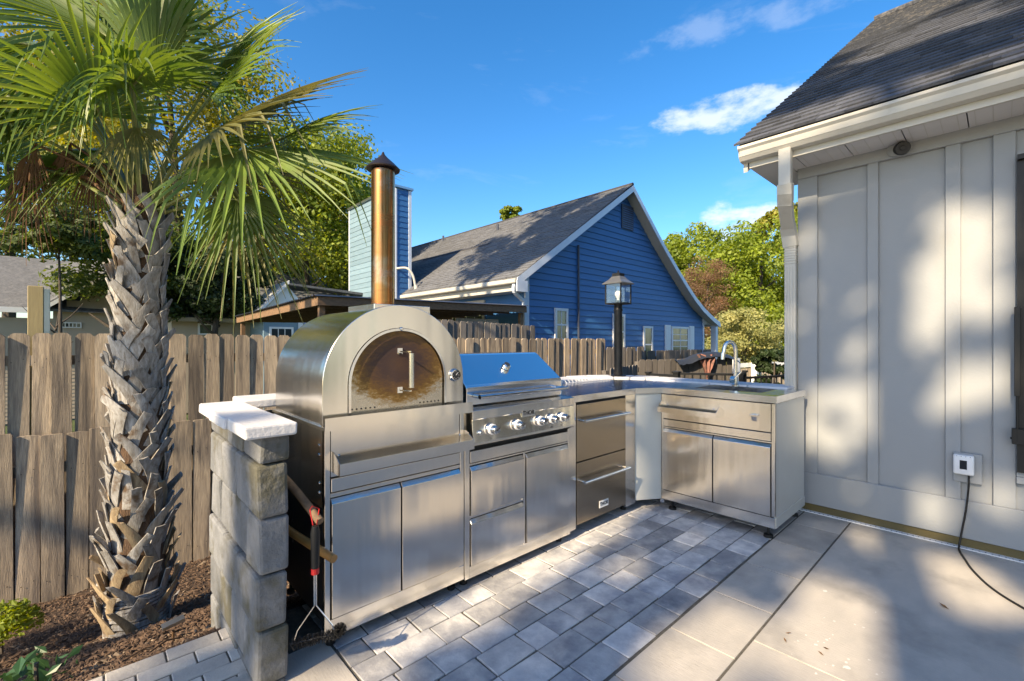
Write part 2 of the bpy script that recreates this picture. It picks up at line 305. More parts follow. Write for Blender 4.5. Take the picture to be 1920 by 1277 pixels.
# tumbled pavers in straight courses
pav = thing('paver_floor', None, None); pav['kind'] = 'structure'
variants = {}
def paver_mesh(w, d, k):
    key = (w, d, k)
    if key not in variants:
        rnd = random.Random(hash(key) % 1000); mb = MB(); g = .0035
        j = lambda: rnd.uniform(-.003, .003)
        mb.hexa([(g+j(), g+j(), -.055), (w-g+j(), g+j(), -.055), (w-g+j(), d-g+j(), -.055), (g+j(), d-g+j(), -.055),
                 (g+j(), g+j(), j()*.5), (w-g+j(), g+j(), j()*.5), (w-g+j(), d-g+j(), j()*.5), (g+j(), d-g+j(), j()*.5)])
        me = mb.mesh('paver', bevel=.0028, seg=1); me.materials.append(M['paver']); variants[key] = me
    return variants[key]
y = 1.04; row = 0; npv = 0
while y < 2.30:
    d = .146; x = .762 if row else .762
    first = True
    while x < 3.92:
        wd = .2155 if row == 0 else random.choice((.146, .219, .219, .182))
        if first and row % 2: wd = .11; 
        first = False
        o = link('paver', paver_mesh(wd, d, random.randrange(4)), None, pav)
        o.location = (x, y, random.uniform(-.0015, .0008)); o.rotation_euler = (random.uniform(-.004, .004), random.uniform(-.004, .004), random.uniform(-.009, .009)); npv += 1
        x += wd
    y += d; row += 1
# brick edging left of the stone wall
bed = thing('brick_edging', None, None); bed['kind'] = 'structure'
MB().box(-1.2, 1.95, -.044, .445, 2.40, -.008).build('edging_sand', M['joint'], bed)
bm_ = [None]*3
for k in range(3):
    mb = MB(); mb.box(.003, .003, -.06, .187, .089, random.uniform(-.002, .002)); bm_[k] = mb.mesh('brick', bevel=.003, seg=1); bm_[k].materials.append(M['brick'])
for r_ in range(5):
    x = -1.1 + (r_ % 2)*.09
    while x < .43:
        o = link('brick', random.choice(bm_), None, bed); o.location = (x, 2.29-.0915*r_ + (x+.4)*.03, random.uniform(-.001, .001)); x += .19
# mulch bed sloping down to the fence
def mz(x, y):
    if y < 2.38: b = -.03
    elif y < 3.75: b = -.03 - (y-2.38)/1.37*.49
    else: b = -.52 - (y-3.75)/1.6*.30
    return b + .03*noise.noise((x*2.3, y*2.3, 0)) + .012*noise.noise((x*9, y*9, 2))
mb = MB(); nx, ny = 130, 70; vs = []; fs = []
for j in range(ny+1):
    for i in range(nx+1):
        x = -4.5 + 10.5*i/nx; y = 2.28 + 3.9*j/ny; vs.append((x, y, mz(x, y) if y > 2.36 else -.05))
for j in range(ny):
    for i in range(nx): a = j*(nx+1)+i; fs.append((a, a+1, a+nx+2, a+nx+1))
mb.add(vs, fs).build('mulch_bed', M['mulch'], kind='structure', smooth=True)
mb = MB()
for k in range(15000):
    y = 2.41 + random.random()**1.4*2.9; x = random.uniform(-.9, 1.2) if y < 3.6 else random.uniform(-1.2, 2.0)
    z = mz(x, y)+random.uniform(.0, .012); l = random.uniform(.008, .042); wd = l*random.uniform(.25, .5); a = random.uniform(0, 6.28); t = random.uniform(-.5, .5)
    u = Vector((math.cos(a), math.sin(a), t))*l*.5; v_ = Vector((-math.sin(a), math.cos(a), random.uniform(-.4, .4)))*wd*.5; p = Vector((x, y, z+.003))
    mb.add([p-u-v_, p+u-v_, p+u+v_, p-u+v_, p+Vector((0,0,.006))], [(0,1,4),(1,2,4),(2,3,4),(3,0,4)])
tag(mb.build('mulch_chips', M['chip']), 'loose brown bark chips covering the planting bed', 'mulch', kind='stuff')

# ================================================================== STONE WALL
wall = thing('stone_wall', 'tumbled grey block wall with white cap stones wrapping round behind the outdoor kitchen', 'wall', (.48, 2.2, 0))
def stone(x0, y0, z0, x1, y1, z1, m='stone', bev=.012, jit=.005, nm='stone'):
    j = lambda: random.uniform(-jit, jit); g = .0025
    mb = MB(); mb.hexa([(x0+g+j(), y0+g+j(), z0+g), (x1-g+j(), y0+g+j(), z0+g), (x1-g+j(), y1-g+j(), z0+g), (x0+g+j(), y1-g+j(), z0+g),
                        (x0+g+j(), y0+g+j(), z1-g), (x1-g+j(), y0+g+j(), z1-g), (x1-g+j(), y1-g+j(), z1-g), (x0+g+j(), y1-g+j(), z1-g)])
    return mb.build(nm, M[m], wall, bevel=bev, seg=2)
zc = [.02, .226, .429, .64, .843, .946]; ycuts = [[1.85, 2.06, 2.30, 2.52, 2.75], [1.85, 2.16, 2.42, 2.75], [1.85, 2.03, 2.33, 2.55, 2.75], [1.85, 2.2, 2.45, 2.75], [1.85, 2.10, 2.36, 2.75]]
for a, b_ in ((1.86, 2.2), (2.2, 2.5), (2.5, 2.75)): stone(.450, a, -.3, .556, b_, .019)
for k in range(5):
    off = random.uniform(-.006, .006)
    for a, b_ in zip(ycuts[k], ycuts[k][1:]): stone(.446+off+random.uniform(-.004, .004), a, zc[k], .556+off, b_, zc[k+1], bev=.013)
ztop = .945
stone(.396, 1.815, ztop, .578, 2.10, .997, 'cap', .008, .003, 'cap_stone'); stone(.386, 2.10, ztop, .574, 2.40, .996, 'cap', .008, .003, 'cap_stone'); stone(.39, 2.40, ztop, .576, 2.70, .996, 'cap', .008, .003, 'cap_stone')
# back run, behind the appliances (along x), then the rounded corner and the return to the house
X = .56
while X < 3.45:
    wd = random.uniform(.24, .34)
    for k in range(5): stone(X, 2.70, zc[k]-.0, min(X+wd, 3.5), 2.90, zc[k+1] if k < 4 else .905)
    X += wd
X = .578
while X < 3.40:
    z1 = .996 if X < 1.2 else .955
    stone(X, 2.66, z1-.05, min(X+.3, 3.5), 2.93, z1, 'cap', .008, .003, 'cap_stone'); X += .3
def ringblock(a0, a1, z0, z1, m, nm, r0=.40, r1=.64, cx=3.45, cy=2.29):
    P = lambda a, r_: (cx+r_*math.sin(a), cy+r_*math.cos(a))
    q = [P(a0, r0), P(a1, r0), P(a1, r1), P(a0, r1)]
    MB().hexa([(x, y, z0) for x, y in q]+[(x, y, z1) for x, y in q]).build(nm, M[m], wall, bevel=.008)
for i in range(4):
    a0 = i*math.pi/8+.01; a1 = (i+1)*math.pi/8-.004
    ringblock(a0, a1, -.9, .905, 'stone', 'stone'); ringblock(a0, a1, .906, .956, 'cap', 'cap_stone', .37, .66)
Y = 2.28
while Y > 1.15:
    stone(3.86, max(Y-.3, 1.09), -.06, 4.06, Y, .43); stone(3.86, max(Y-.3, 1.09), .43, 4.06, Y, .905)
    stone(3.82, max(Y-.3, 1.09), .906, 4.11, Y, .956, 'cap', .008, .003, 'cap_stone'); Y -= .3

# ================================================================== WHITE HOUSE (right)
WX = 4.05
hs_ = thing('white_house', 'pale grey board and batten house wall with shingled roof and beige gutter', 'house', (WX, 1.0, 0))
P = ('x', WX)
MB().prism([(4.055, -.9), (14.2, -.9), (14.2, 2.69), (9.13, 6.1), (4.055, 2.70)], -6, 1.083, 'y').build('wall', M['board'], hs_)
wins = (-1.75, -.05)
battens = [(1.083, .952), (.652, .589), (.251, .179), (.040, -.055), (-2.0, -2.07), (-2.4, -2.47), (-2.8, -2.87), (-3.2, -3.27)]
for a, b_ in battens:
    wb(MB(), P, a, b_, .300, 2.553, 0, .019).build('batten', M['board'], hs_, bevel=.003)
wb(MB(), P, 1.083, -6, .062, .300, 0, .024).build('skirt_board', M['board'], hs_, bevel=.004)
wb(MB(), P, 1.083, -6, 2.553, 2.71, 0, .024).build('frieze_board', M['board'], hs_, bevel=.004)
wb(MB(), P, 1.083, -6, .0, .060, -.01, .004).build('sill_board', M['kick'], hs_)
st = wb(MB(), P, 1.083, -6, .0005, .006, .0045, .045).build('drip_strip', M['white'], hs_)
mb = MB(); y = 1.05
while y > -1.2: mb.lathe([(.0035, 0), (.0035, .0012)], (WX-.03, y, .0061), 8); y -= .028
ob = mb.build('strip_holes', M['dark'], hs_); ob['kind'] = 'stuff'
# window at the right edge of the picture
wn = MB()
wb(wn, P, -.056, -.11, .50, 2.42, 0, .03); wb(wn, P, -1.65, -1.72, .50, 2.42, 0, .03); wb(wn, P, -.11, -1.65, 2.33, 2.42, 0, .03); wb(wn, P, -.055, -1.72, .46, .50, 0, .04)
wf = wn.build('window_frame', M['board'], hs_, bevel=.003)
wb(MB(), P, -.057, -1.65, .53, 2.36, .031, .055).build('window_sash', M['black'], hs_)
wb(MB(), P, -.15, -1.6, .57, 2.27, .0555, .058).build('pane', M['paneblk'], hs_)
wb(MB(), P, -.058, -1.66, 2.362, 2.39, .031, .085).build('window_hood', M['black'], hs_)
s_ = MB(); wb(s_, P, -.046, -.070, .98, 1.50, .075, .105); s_.tube([(WX-.095, -.058, .72), (WX-.095, -.058, .99)], .006); wb(s_, P, -.036, -.095, .70, .79, .056, .10); wb(s_, P, -.03, -.052, .725, .735, .05, .08)
s_.build('window_strut', M['black'], hs_, bevel=.002)
# gutter, fascia, soffit
GX = 3.60; YE = 1.36
prof = [(GX+.0, 2.775), (GX-.004, 2.755), (GX+.018, 2.735), (GX+.022, 2.70), (GX+.045, 2.672), (GX+.10, 2.668), (GX+.10, 2.78), (GX+.095, 2.78), (GX+.095, 2.68), (GX+.02, 2.70), (GX+.008, 2.775)]
MB().prism(prof, -6, YE, 'y').build('gutter', M['gutter'], hs_)
MB().prism([(GX-.003, 2.777), (GX-.007, 2.753), (GX+.016, 2.733), (GX+.019, 2.698), (GX+.044, 2.669), (GX+.103, 2.665), (GX+.103, 2.783)], YE, YE+.006, 'y').build('gutter_end', M['gutter'], hs_)
MB().box(GX+.105, -6, 2.625, GX+.13, YE-.04, 2.79).build('fascia', M['gutter'], hs_)
y = YE-.045; k = 0
while y > -3:
    MB().box(GX+.131, y-.29, 2.634, WX+.01, y-.003, 2.642).build('soffit_panel', M['soffit'], hs_); y -= .293
MB().box(WX-.014, -6, 2.70, WX-.002, 1.08, 2.712).build('soffit_mould', M['dark'], hs_)
mb = MB(); y = 1.0
while y > -2.5: mb.lathe([(.011, 0), (.011, .001)], (WX-.0155, y, 2.704), 10, (-1,0,0)); y -= .146
mb.build('soffit_notches', M['dark'], hs_, kind='stuff')
mb = MB(); y = .99
while y > -2.5: mb.box(GX+.14, y-.0015, 2.6328, WX-.02, y+.0015, 2.6338); y -= .0733
mb.build('soffit_grooves', M['gutter'], hs_, kind='stuff')
# boxed return under the gable end
MB().hexa([(GX+.131, 1.10, 2.628), (WX+.35, 1.10, 2.628), (WX+.35, YE-.04, 2.628), (GX+.131, YE-.04, 2.628), (GX+.131, 1.10, 2.70), (WX+.35, 1.10, 2.70), (WX+.35, YE-.04, 2.70), (GX+.131, YE-.04, 2.70)]).build('eave_return', M['soffit'], hs_)
PS = (6.37-2.79)/(9.1-3.6)
rk = MB(); rk.hexa([(GX+.10, YE-.03, 2.60), (9.1, YE-.03, 2.60+PS*5.4), (9.1, YE, 2.60+PS*5.4), (GX+.10, YE, 2.60), (GX+.10, YE-.03, 2.80), (9.1, YE-.03, 2.80+PS*5.4), (9.1, YE, 2.80+PS*5.4), (GX+.10, YE, 2.80)])
rk.build('rake_board', M['gutter'], hs_)
# downspout
ds = MB(); yc = 1.03
def rect_path(mb, pts, w_, d_):
    rings = []
    for i, p in enumerate(pts):
        p = Vector(p); a = (Vector(pts[min(i+1, len(pts)-1)])-Vector(pts[max(i-1, 0)])).normalized(); s = Vector((0,1,0)); s = (s-a*s.dot(a)).normalized(); u = s.cross(a)
        rings.append([p+s*w_*.5*i_+u*d_*.5*j_ for i_, j_ in ((-1,-1),(1,-1),(1,1),(-1,1))])
    vs = [q for r_ in rings for q in r_]; fs = [(0,1,2,3)[::-1], tuple(4*(len(pts)-1)+q for q in range(4))]
    for i in range(len(pts)-1):
        for q in range(4): fs.append((4*i+q, 4*i+(q+1) % 4, 4*i+4+(q+1) % 4, 4*i+4+q))
    mb.add(vs, fs)
rect_path(ds, [(GX+.06, yc+.03, 2.68), (GX+.06, yc+.03, 2.42)], .078, .055)
rect_path(ds, [(GX+.06, yc+.03, 2.43), (GX+.075, yc+.035, 2.37), (GX+.13, yc+.05, 2.31)], .094, .066)
rect_path(ds, [(GX+.12, yc+.05, 2.315), (WX-.10, yc+.095, 2.18)], .088, .062)
rect_path(ds, [(WX-.11, yc+.095, 2.19), (WX-.055, yc+.10, 2.13), (WX-.035, yc+.094, 2.04)], .098, .066)
rect_path(ds, [(WX-.035, yc+.094, 2.05), (WX-.035, yc+.094, -.1)], .078, .055)
for k in range(7):
    t = k/6; rect_path(ds, [(WX-.035, yc+.094, 2.03-.02*k), (WX-.035, yc+.094, 2.022-.02*k)], .086, .063)
    c_ = Vector((GX+.063, yc+.032, 2.42)).lerp(Vector((GX+.13, yc+.05, 2.31)), t); rect_path(ds, [c_, c_+Vector((.006, .002, -.008))], .088, .066)
for dxx in (-.02, 0, .02): ds.box(WX-.0655, yc+.094+dxx-.004, -.1, WX-.060, yc+.094+dxx+.004, 1.88)
ds.build('downspout', M['gutter'], hs_, bevel=.003)
# roof deck and shingles
deck = MB(); deck.hexa([(GX+.03, -6, 2.765), (9.1, -6, 2.765+PS*5.47), (9.1, YE+.02, 2.765+PS*5.47), (GX+.03, YE+.02, 2.765), (GX+.03, -6, 2.785), (9.1, -6, 2.785+PS*5.47), (9.1, YE+.02, 2.785+PS*5.47), (GX+.03, YE+.02, 2.785)])
rf = deck.build('roof', M['roofblk'], hs_)
MB().hexa([(9.1, -6, 6.3), (14.6, -6, 2.7), (14.6, YE, 2.7), (9.1, YE, 6.3), (9.1, -6, 6.36), (14.6, -6, 2.76), (14.6, YE, 2.76), (9.1, YE, 6.36)]).build('roof_far_side', M['roofblk'], hs_)
sd = Vector((1, 0, PS)).normalized(); nn_ = Vector((-PS, 0, 1)).normalized(); SL = 5.5*math.sqrt(1+PS*PS)
shing = []
c_ = 0
while c_*.14 < SL:
    y = YE+.03; 
    while y > -2.6:
        wd = random.uniform(.10, .26); shing.append((c_, y, max(y-wd, -6), random.uniform(.004, .011))); y -= wd
    c_ += 1
def shingle_geo(mb, c_, ya, yb, th):
    a = Vector((GX+.0, 0, 2.788)) + sd*(c_*.14 - .01); b = a+sd*.165
    o1 = nn_*(.010+th); o2 = nn_*.003
    mb.hexa([a+Vector((0,yb+.002,0)), b+Vector((0,yb+.002,0)), b+Vector((0,ya,0)), a+Vector((0,ya,0)), a+o1+Vector((0,yb+.002,0)), b+o2+Vector((0,yb+.002,0)), b+o2+Vector((0,ya,0)), a+o1+Vector((0,ya,0))])
near = [s for s in shing if s[1] > -.02*(GX+s[0]*.115)-.12]
near.sort(key=lambda s: s[0]); sel = near[:290]; ids = set(id(s) for s in sel)
for s in sel:
    mb = MB(); shingle_geo(mb, *s); mb.build('shingle', M['roofdk'], rf)
M['roofdk2'] = mat('grey_asphalt_shingle_field', (.082,.088,.105), (.045,.05,.062), 9, (.6, 3, .6), rough=.9, bump=.002, bscale=220, c3=(.14,.135,.135), s3=14, t3=(.52,.6))
mb = MB()
for s in shing:
    if id(s) not in ids: shingle_geo(mb, *s)
mb.build('shingle_field', M['roofdk2'], rf, kind='stuff')
MB().tube([(9.1, -6, 6.40), (9.1, YE+.02, 6.40)], .04, 6).build('ridge_cap', M['roofdk2'], rf)
# outlet with cover, camera, cable
o_ = MB(); wb(o_, P, .215, .085, .415, .60, .0, .03); ob = o_.build('outlet_block', M['board'], hs_, bevel=.003)
chg = thing('wall_charger', 'small white box with a dark screen mounted low on the pale wall', 'charger', (WX-.03, .16, .52))
wb(MB(), P, .212, .118, .470, .592, .031, .075).build('case', M['white'], chg, bevel=.010, seg=3, smooth=True)
wb(MB(), P, .182, .150, .505, .560, .0752, .0765).build('screen', M['paneblk'], chg)
mb = MB()
for k in range(4): mb.lathe([(.002, 0), (.002, .001)], (WX-.0755, .195-.02*k, .584), 6, (-1,0,0))
mb.build('vent_holes', M['dark'], chg)
cabp = [(WX-.055, .143, .47), (WX-.055, .143, .40), (WX-.052, .155, .25), (WX-.05, .175, .10), (WX-.07, .185, .02), (3.93, .180, .007), (3.80, .150, .006), (3.654, .113, .006), (3.466, .038, .006), (3.318, -.07, .006), (3.15, -.25, .006), (3.1, -.6, .006)]
def smooth_path(p, n=5):
    p = [Vector(q) for q in p]; out = []
    for i in range(len(p)-1):
        a, b, c, d = p[max(i-1, 0)], p[i], p[i+1], p[min(i+2, len(p)-1)]
        for k in range(n):
            t = k/n; out.append(.5*((2*b)+(c-a)*t+(2*a-5*b+4*c-d)*t*t+(3*b-a-3*c+d)*t**3))
    return out+[p[-1]]
tag(MB().tube(smooth_path(cabp), .0055, 8).build('power_cable', M['black'], smooth=True), 'black cable hanging from the wall charger and curving over the concrete', 'cable')
sc_ = thing('security_camera', 'small round black-eyed camera under the eave of the pale house', 'camera', (WX-.02, .47, 2.60))
MB().lathe([(.052, 0), (.05, .022), (.03, .03)], (WX-.0241, .49, 2.605), 20, (-1,0,0)).build('mount', M['board'], sc_, smooth=True)
MB().lathe([(.024, 0), (.040, .010), (.044, .055), (.038, .068)], (WX-.045, .47, 2.60), 20, Vector((-1,-.35,-.35))).build('housing', M['dark'], sc_, smooth=True)
MB().lathe([(.016, 0), (.014, .004)], Vector((WX-.05, .47, 2.60))+Vector((-1,-.35,-.35)).normalized()*.0681, 16, Vector((-1,-.35,-.35))).build('lens', M['dark'], sc_, smooth=True)
# things lying on the concrete
for (x, y, r_, lb) in ((3.058, .195, .022, 'curled brown leaf alone in the shade on the concrete'), (2.27, .646, .012, 'small dry leaf beside the slab joint, the farther of two'), (2.205, .640, .011, 'small dry leaf beside the slab joint, nearest the pavers'), (2.273, .505, .014, 'upper one of two dry leaves in the bright patch'), (2.22, .512, .012, 'lower one of two dry leaves in the bright patch')):
    a = random.uniform(0, 6); u = Vector((math.cos(a), math.sin(a), 0)); v_ = Vector((-u.y, u.x, 0)); p = Vector((x, y, .003))
    mb = MB(); mb.add([p-u*r_, p-v_*r_*.4+Vector((0,0,.006)), p+u*r_+Vector((0,0,.01)), p+v_*r_*.4+Vector((0,0,.005)), p+Vector((0,0,.001))], [(0,1,4),(1,2,4),(2,3,4),(3,0,4)])
    tag(mb.build('fallen_leaf', M['brown']), lb, 'leaf', 'dry leaves on the concrete')
mb = MB()
for k in range(34):
    x = random.gauss(2.25, .22); y = random.gauss(.50, .10); r_ = random.uniform(.002, .009)*(.8 if k > 4 else 1.3); n_ = 7; 
    if abs(y-.742) < .02 or abs(x-2.115) < .02: continue
    mb.add([(x+r_*math.cos(i*6.283/n_)*random.uniform(.6, 1.6), y+r_*math.sin(i*6.283/n_)*random.uniform(.6, 1.2), .0012) for i in range(n_)], [tuple(range(n_))])
tag(mb.build('paint_splashes', M['splash']), 'scatter of small white paint drips on the concrete', 'paint', kind='stuff')

# ================================================================== OUTDOOR KITCHEN
FY = 1.92
def front(name, root, x0, x1, z0, z1, m='steel_v', th=.022, y=FY, lip=True, plane='y'):
    # drawer or door front with its top edge bent into a pull
    c = .016 if lip else .002
    poly = [(y, z0), (y-th, z0), (y-th, z1-c*1.3), (y-th+c, z1), (y, z1)]
    mb = MB()
    if plane == 'y': mb.prism([(a, z) for a, z in poly], x0, x1, 'x')
    else: mb.prism([(a, z) for a, z in poly], x0, x1, 'y')
    return mb.build(name, M[m], root, bevel=.0012)
def bolt(root, c, r=.006, ax=(0,-1,0)):
    return MB().lathe([(r, 0), (r, .002), (r*.6, .005)], c, 8, ax).build('bolt', M['chrome'], root, smooth=True)
# ---- pizza oven on its cabinet
ov = thing('pizza_oven', 'domed stainless pizza oven with a bronze flue on a two-door steel cabinet', 'pizza oven', (1.07, 2.2, 0))
D1 = 2.60
mb = MB(); mb.box(.725, FY+.015, .10, 1.420, D1, .925); mb.build('cabinet', M['dark'], ov)
mb = MB(); mb.box(.712, FY, .60, .7245, D1, .93); mb.build('side_panel', M['steel'], ov)
MB().box(1.4205, FY, .06, 1.43, D1, .93).build('side_panel', M['steel'], ov)
MB().box(.712, D1-.03, .06, .7245, D1, .60).build('rear_upright', M['black'], ov)
fr = MB(); fr.box(.712, FY-.012, .06, .735, FY+.014, .93); fr.box(1.404, FY-.012, .1355, 1.428, FY+.014, .93); fr.box(.736, FY-.010, .645, 1.4035, FY+.014, .662); fr.box(.736, FY-.012, .06, 1.428, FY+.014, .135)
fr.build('frame', M['steel'], ov, bevel=.0015)
front('door', ov, .739, 1.058, .142, .640); front('door', ov, 1.066, 1.401, .142, .640)
MB().box(.739, FY-.014, .668, 1.401, FY+.012, .724).build('drawer_front', M['steel'], ov, bevel=.0015)
MB().box(.739, FY-.008, .731, 1.401, FY+.012, .926).build('upper_panel', M['steel'], ov)
tr = MB(); tr.box(.742, FY-.095, .752, 1.432, FY-.092, .800); tr.box(.742, FY-.0919, .752, 1.432, FY-.0085, .755)
tr.prism([(FY-.0919, .7551), (FY-.009, .7551), (FY-.009, .838), (FY-.03, .838), (FY-.0919, .800)], .742, .745, 'x'); tr.prism([(FY-.0919, .7551), (FY-.009, .7551), (FY-.009, .838), (FY-.03, .838), (FY-.0919, .800)], 1.429, 1.432, 'x')
tray = tr.build('tray', M['steel'], ov)
bolt(tray, (.775, FY-.0085, .815), .007); bolt(tray, (1.405, FY-.0085, .815), .007)
MB().box(.700, FY-.045, .931, 1.458, D1, .945).build('shelf', M['steel'], ov, bevel=.001)
MB().box(.700, FY-.048, .931, 1.458, FY-.0455, .985).build('shelf_lip', M['steel'], ov)
for z in (.86, .82, .70, .66): bolt(ov, (.7119, FY+.05, z), .006, (-1,0,0))
for z in (.45, .35): bolt(ov, (.7119, D1-.3, z), .008, (-1,0,0))
AC = (1.067, 1.108); RO = .362; RI = .253
def arch(r_, zb, n=40):
    pts = [(AC[0]-r_, zb)] + [(AC[0]-r_*math.cos(t*math.pi/n), AC[1]+r_*math.sin(t*math.pi/n)) for t in range(n+1)] + [(AC[0]+r_, zb)]
    return pts
def arch_ring(mb, r0, r1, zb, y0, y1):
    a = arch(r0, zb); b = arch(r1, zb); n = len(a); vs = []
    for yy in (y0, y1):
        vs += [(x, yy, z) for x, z in a]; vs += [(x, yy, z) for x, z in b]
    fs = []
    for i in range(n-1):
        fs += [(i, i+1, n+i+1, n+i), (2*n+i, 3*n+i, 3*n+i+1, 2*n+i+1), (i, 2*n+i, 2*n+i+1, i+1), (n+i, n+i+1, 3*n+i+1, 3*n+i)]
    for i in (0, n-1): fs.append((i, n+i, 3*n+i, 2*n+i))
    mb.add(vs, fs)
mb = MB(); arch_ring(mb, RI, RO, .946, FY-.004, FY+.02); mb.build('front_arch', M['steel'], ov, bevel=.002, smooth=True)
mb = MB(); arch_ring(mb, RI+.01, RO-.008, .946, FY+.0205, D1-.01); mb.build('dome', M['steel'], ov, smooth=True)
MB().prism(arch(RO-.012, .946), D1-.0098, D1, 'y').build('dome_back', M['steel'], ov)
mb = MB(); arch_ring(mb, RI-.012, RI-.0005, .946, FY-.010, FY-.0045); mb.build('door_rim', M['chrome'], ov, smooth=True)
dr = MB().prism(arch(RI-.014, .975), FY+.004, FY+.012, 'y').build('oven_door', M['scorch'], ov)
h_ = MB(); h_.tube([(1.092, FY-.055, 1.085), (1.092, FY-.055, 1.245)], .013, 14); hd = h_.build('handle', M['steel'], dr, smooth=True)
for z in (1.07, 1.252): h_ = MB(); h_.bar((1.065, FY+.001, z), (1.092, FY-.055, z), .006, .006); h_.box(1.052, FY+.0, z-.012, 1.078, FY+.0035, z+.016); h_.build('handle_bracket', M['chrome'], dr)
h_ = MB()
for k in range(6):
    for x0 in (.835, 1.175): h_.lathe([(.0042, 0), (.0042, .0008)], (x0+.021*k, FY+.0038, 1.003), 8, (0,-1,0))
h_.build('vent_holes', M['dark'], dr)
MB().box(.82, FY-.044, .9452, 1.315, FY+.003, .975).build('door_sill', M['chrome'], ov, bevel=.001)
bolt(ov, (1.067, FY-.0105, 1.358), .009)
th = MB().lathe([(.031, 0), (.033, .006), (.028, .016), (.024, .0165), (.0235, .0105)], (1.372, FY-.0045, 1.127), 28, (0,-1,0)).build('thermometer', M['chrome'], ov, smooth=True)
MB().lathe([(.0232, 0), (.0232, .0035)], (1.372, FY-.0160, 1.127), 20, (0,-1,0)).build('dial', M['dark'], th)
h_ = MB(); h_.bar((1.372, FY-.0198, 1.127), (1.383, FY-.0198, 1.139), .002, .001, (0,1,0))
for k in range(8): a = k*math.pi/4; h_.bar((1.372+.016*math.cos(a), FY-.0198, 1.127+.016*math.sin(a)), (1.372+.020*math.cos(a), FY-.0198, 1.127+.020*math.sin(a)), .0015, .001, (0,1,0))
h_.build('dial_marks', M['white'], th)
# flue
PX, PY = 1.158, 2.27
mb = MB(); mb.hexa([(PX-.125, PY-.15, 1.43), (PX+.20, PY-.15, 1.43), (PX+.20, PY+.16, 1.43), (PX-.125, PY+.16, 1.43), (PX-.125, PY-.15, 1.488), (PX+.20, PY-.15, 1.488), (PX+.20, PY+.16, 1.488), (PX-.125, PY+.16, 1.488)]); mb.build('flue_collar', M['steel'], ov, bevel=.002)
MB().lathe([(.062, 0), (.062, .725), (.057, .725), (.057, .3)], (PX, PY, 1.489), 40).build('flue_pipe', M['bronze'], ov, smooth=True)
MB().lathe([(.087, 0), (.089, .006), (.060, .035), (.028, .063), (.010, .082), (.004, .098)], (PX, PY, 2.222), 36).build('rain_cap', M['cap_bz'], ov, smooth=True)
mb = MB()
for k in range(3): a = k*2.1+.5; mb.bar((PX+.05*math.cos(a), PY+.05*math.sin(a), 2.19), (PX+.05*math.cos(a), PY+.05*math.sin(a), 2.232), .012, .002)
mb.build('cap_bracket', M['cap_bz'], ov)
for x, y in ((.76, 1.97), (1.39, 1.97), (.76, 2.5), (1.39, 2.5)): MB().lathe([(.02, 0), (.02, .02), (.008, .025), (.008, .06)], (x, y, .0), 12).build('foot', M['black'], ov)

def text_obj(s, size, loc, rot, m, root, name='lettering'):
    cu = bpy.data.curves.new(name, 'FONT'); cu.body = s; cu.size = size; cu.align_x = 'CENTER'; cu.align_y = 'CENTER'; cu.extrude = .0006; cu.offset = size*.03
    t_ = bpy.data.objects.new('tmp', cu); C.objects.link(t_); bpy.context.view_layer.update()
    me = bpy.data.meshes.new_from_object(t_.evaluated_get(bpy.context.evaluated_depsgraph_get())); bpy.data.objects.remove(t_)
    me.name = name; me.transform(Matrix.Translation(loc) @ rot); me.materials.clear(); me.materials.append(m)
    o = bpy.data.objects.new(name, me); C.objects.link(o); adopt(o, root); return o
RX = Matrix.Rotation(R(90), 4, 'X')
# ---- gas grill
gr = thing('gas_grill', 'stainless gas grill with a blue-reflecting hood and five knobs', 'grill', (1.86, 2.2, 0))
MB().box(1.445, FY+.015, .10, 2.275, 2.60, .735).build('cabinet', M['dark'], gr)
fr = MB(); fr.box(1.434, FY-.012, .05, 1.466, FY+.014, .735); fr.box(2.262, FY-.012, .05, 2.285, FY+.014, .735); fr.box(1.467, FY-.012, .05, 2.261, FY+.014, .112); fr.box(1.467, FY-.010, .643, 2.261, FY+.014, .652); fr.box(1.862, FY-.010, .1125, 1.879, FY+.014, .6425); fr.box(1.467, FY-.008, .362, 1.8615, FY+.014, .378)
fr.build('frame', M['steel'], gr, bevel=.0015)
MB().box(1.470, FY-.014, .657, 2.258, FY+.012, .718).build('trim_panel', M['steel'], gr, bevel=.0015)
front('drawer', gr, 1.470, 1.858, .384, .636); front('drawer', gr, 1.470, 1.858, .118, .358); front('door', gr, 1.883, 2.258, .118, .636)
MB().box(1.445, FY+.05, .735, 2.28, 2.60, .95).build('firebox', M['steel_v'], gr, bevel=.002)
pnl = MB().prism([(FY-.012, .745), (FY-.040, .752), (FY-.040, .765), (FY-.028, .885), (FY-.034, .888), (FY-.034, .935), (FY+.049, .948), (FY+.049, .745)], 1.468, 2.30, 'x').build('control_panel', M['steel_v'], gr, bevel=.0015)
MB().box(1.47, FY-.039, .748, 2.285, FY-.012, .7515).build('panel_edge', M['dark'], gr)
def knob(x, z, r=.030):
    y0 = FY-.034
    k = MB().lathe([(r*1.12, 0), (r*1.12, .006), (r*.98, .012)], (x, y0, z), 26, (0,-1,0)).build('knob', M['chrome'], gr, smooth=True)
    MB().lathe([(r*.96, 0), (r*.96, .009), (r*.80, .011)], (x, y0-.0121, z), 26, (0,-1,0)).build('bezel', M['white'], k, smooth=True)
    MB().lathe([(r*.78, 0), (r*.76, .028), (r*.66, .034), (r*.2, .035)], (x, y0-.0232, z), 26, (0,-1,0)).build('cap', M['chrome'], k, smooth=True)
    MB().bar((x-.2*r, y0-.0585, z), (x+.5*r, y0-.0585, z+.4*r), .005, .010, (0,1,0)).build('grip', M['dark'], k)
for x in (1.590, 1.782, 1.970, 2.073, 2.166): knob(x, .826)
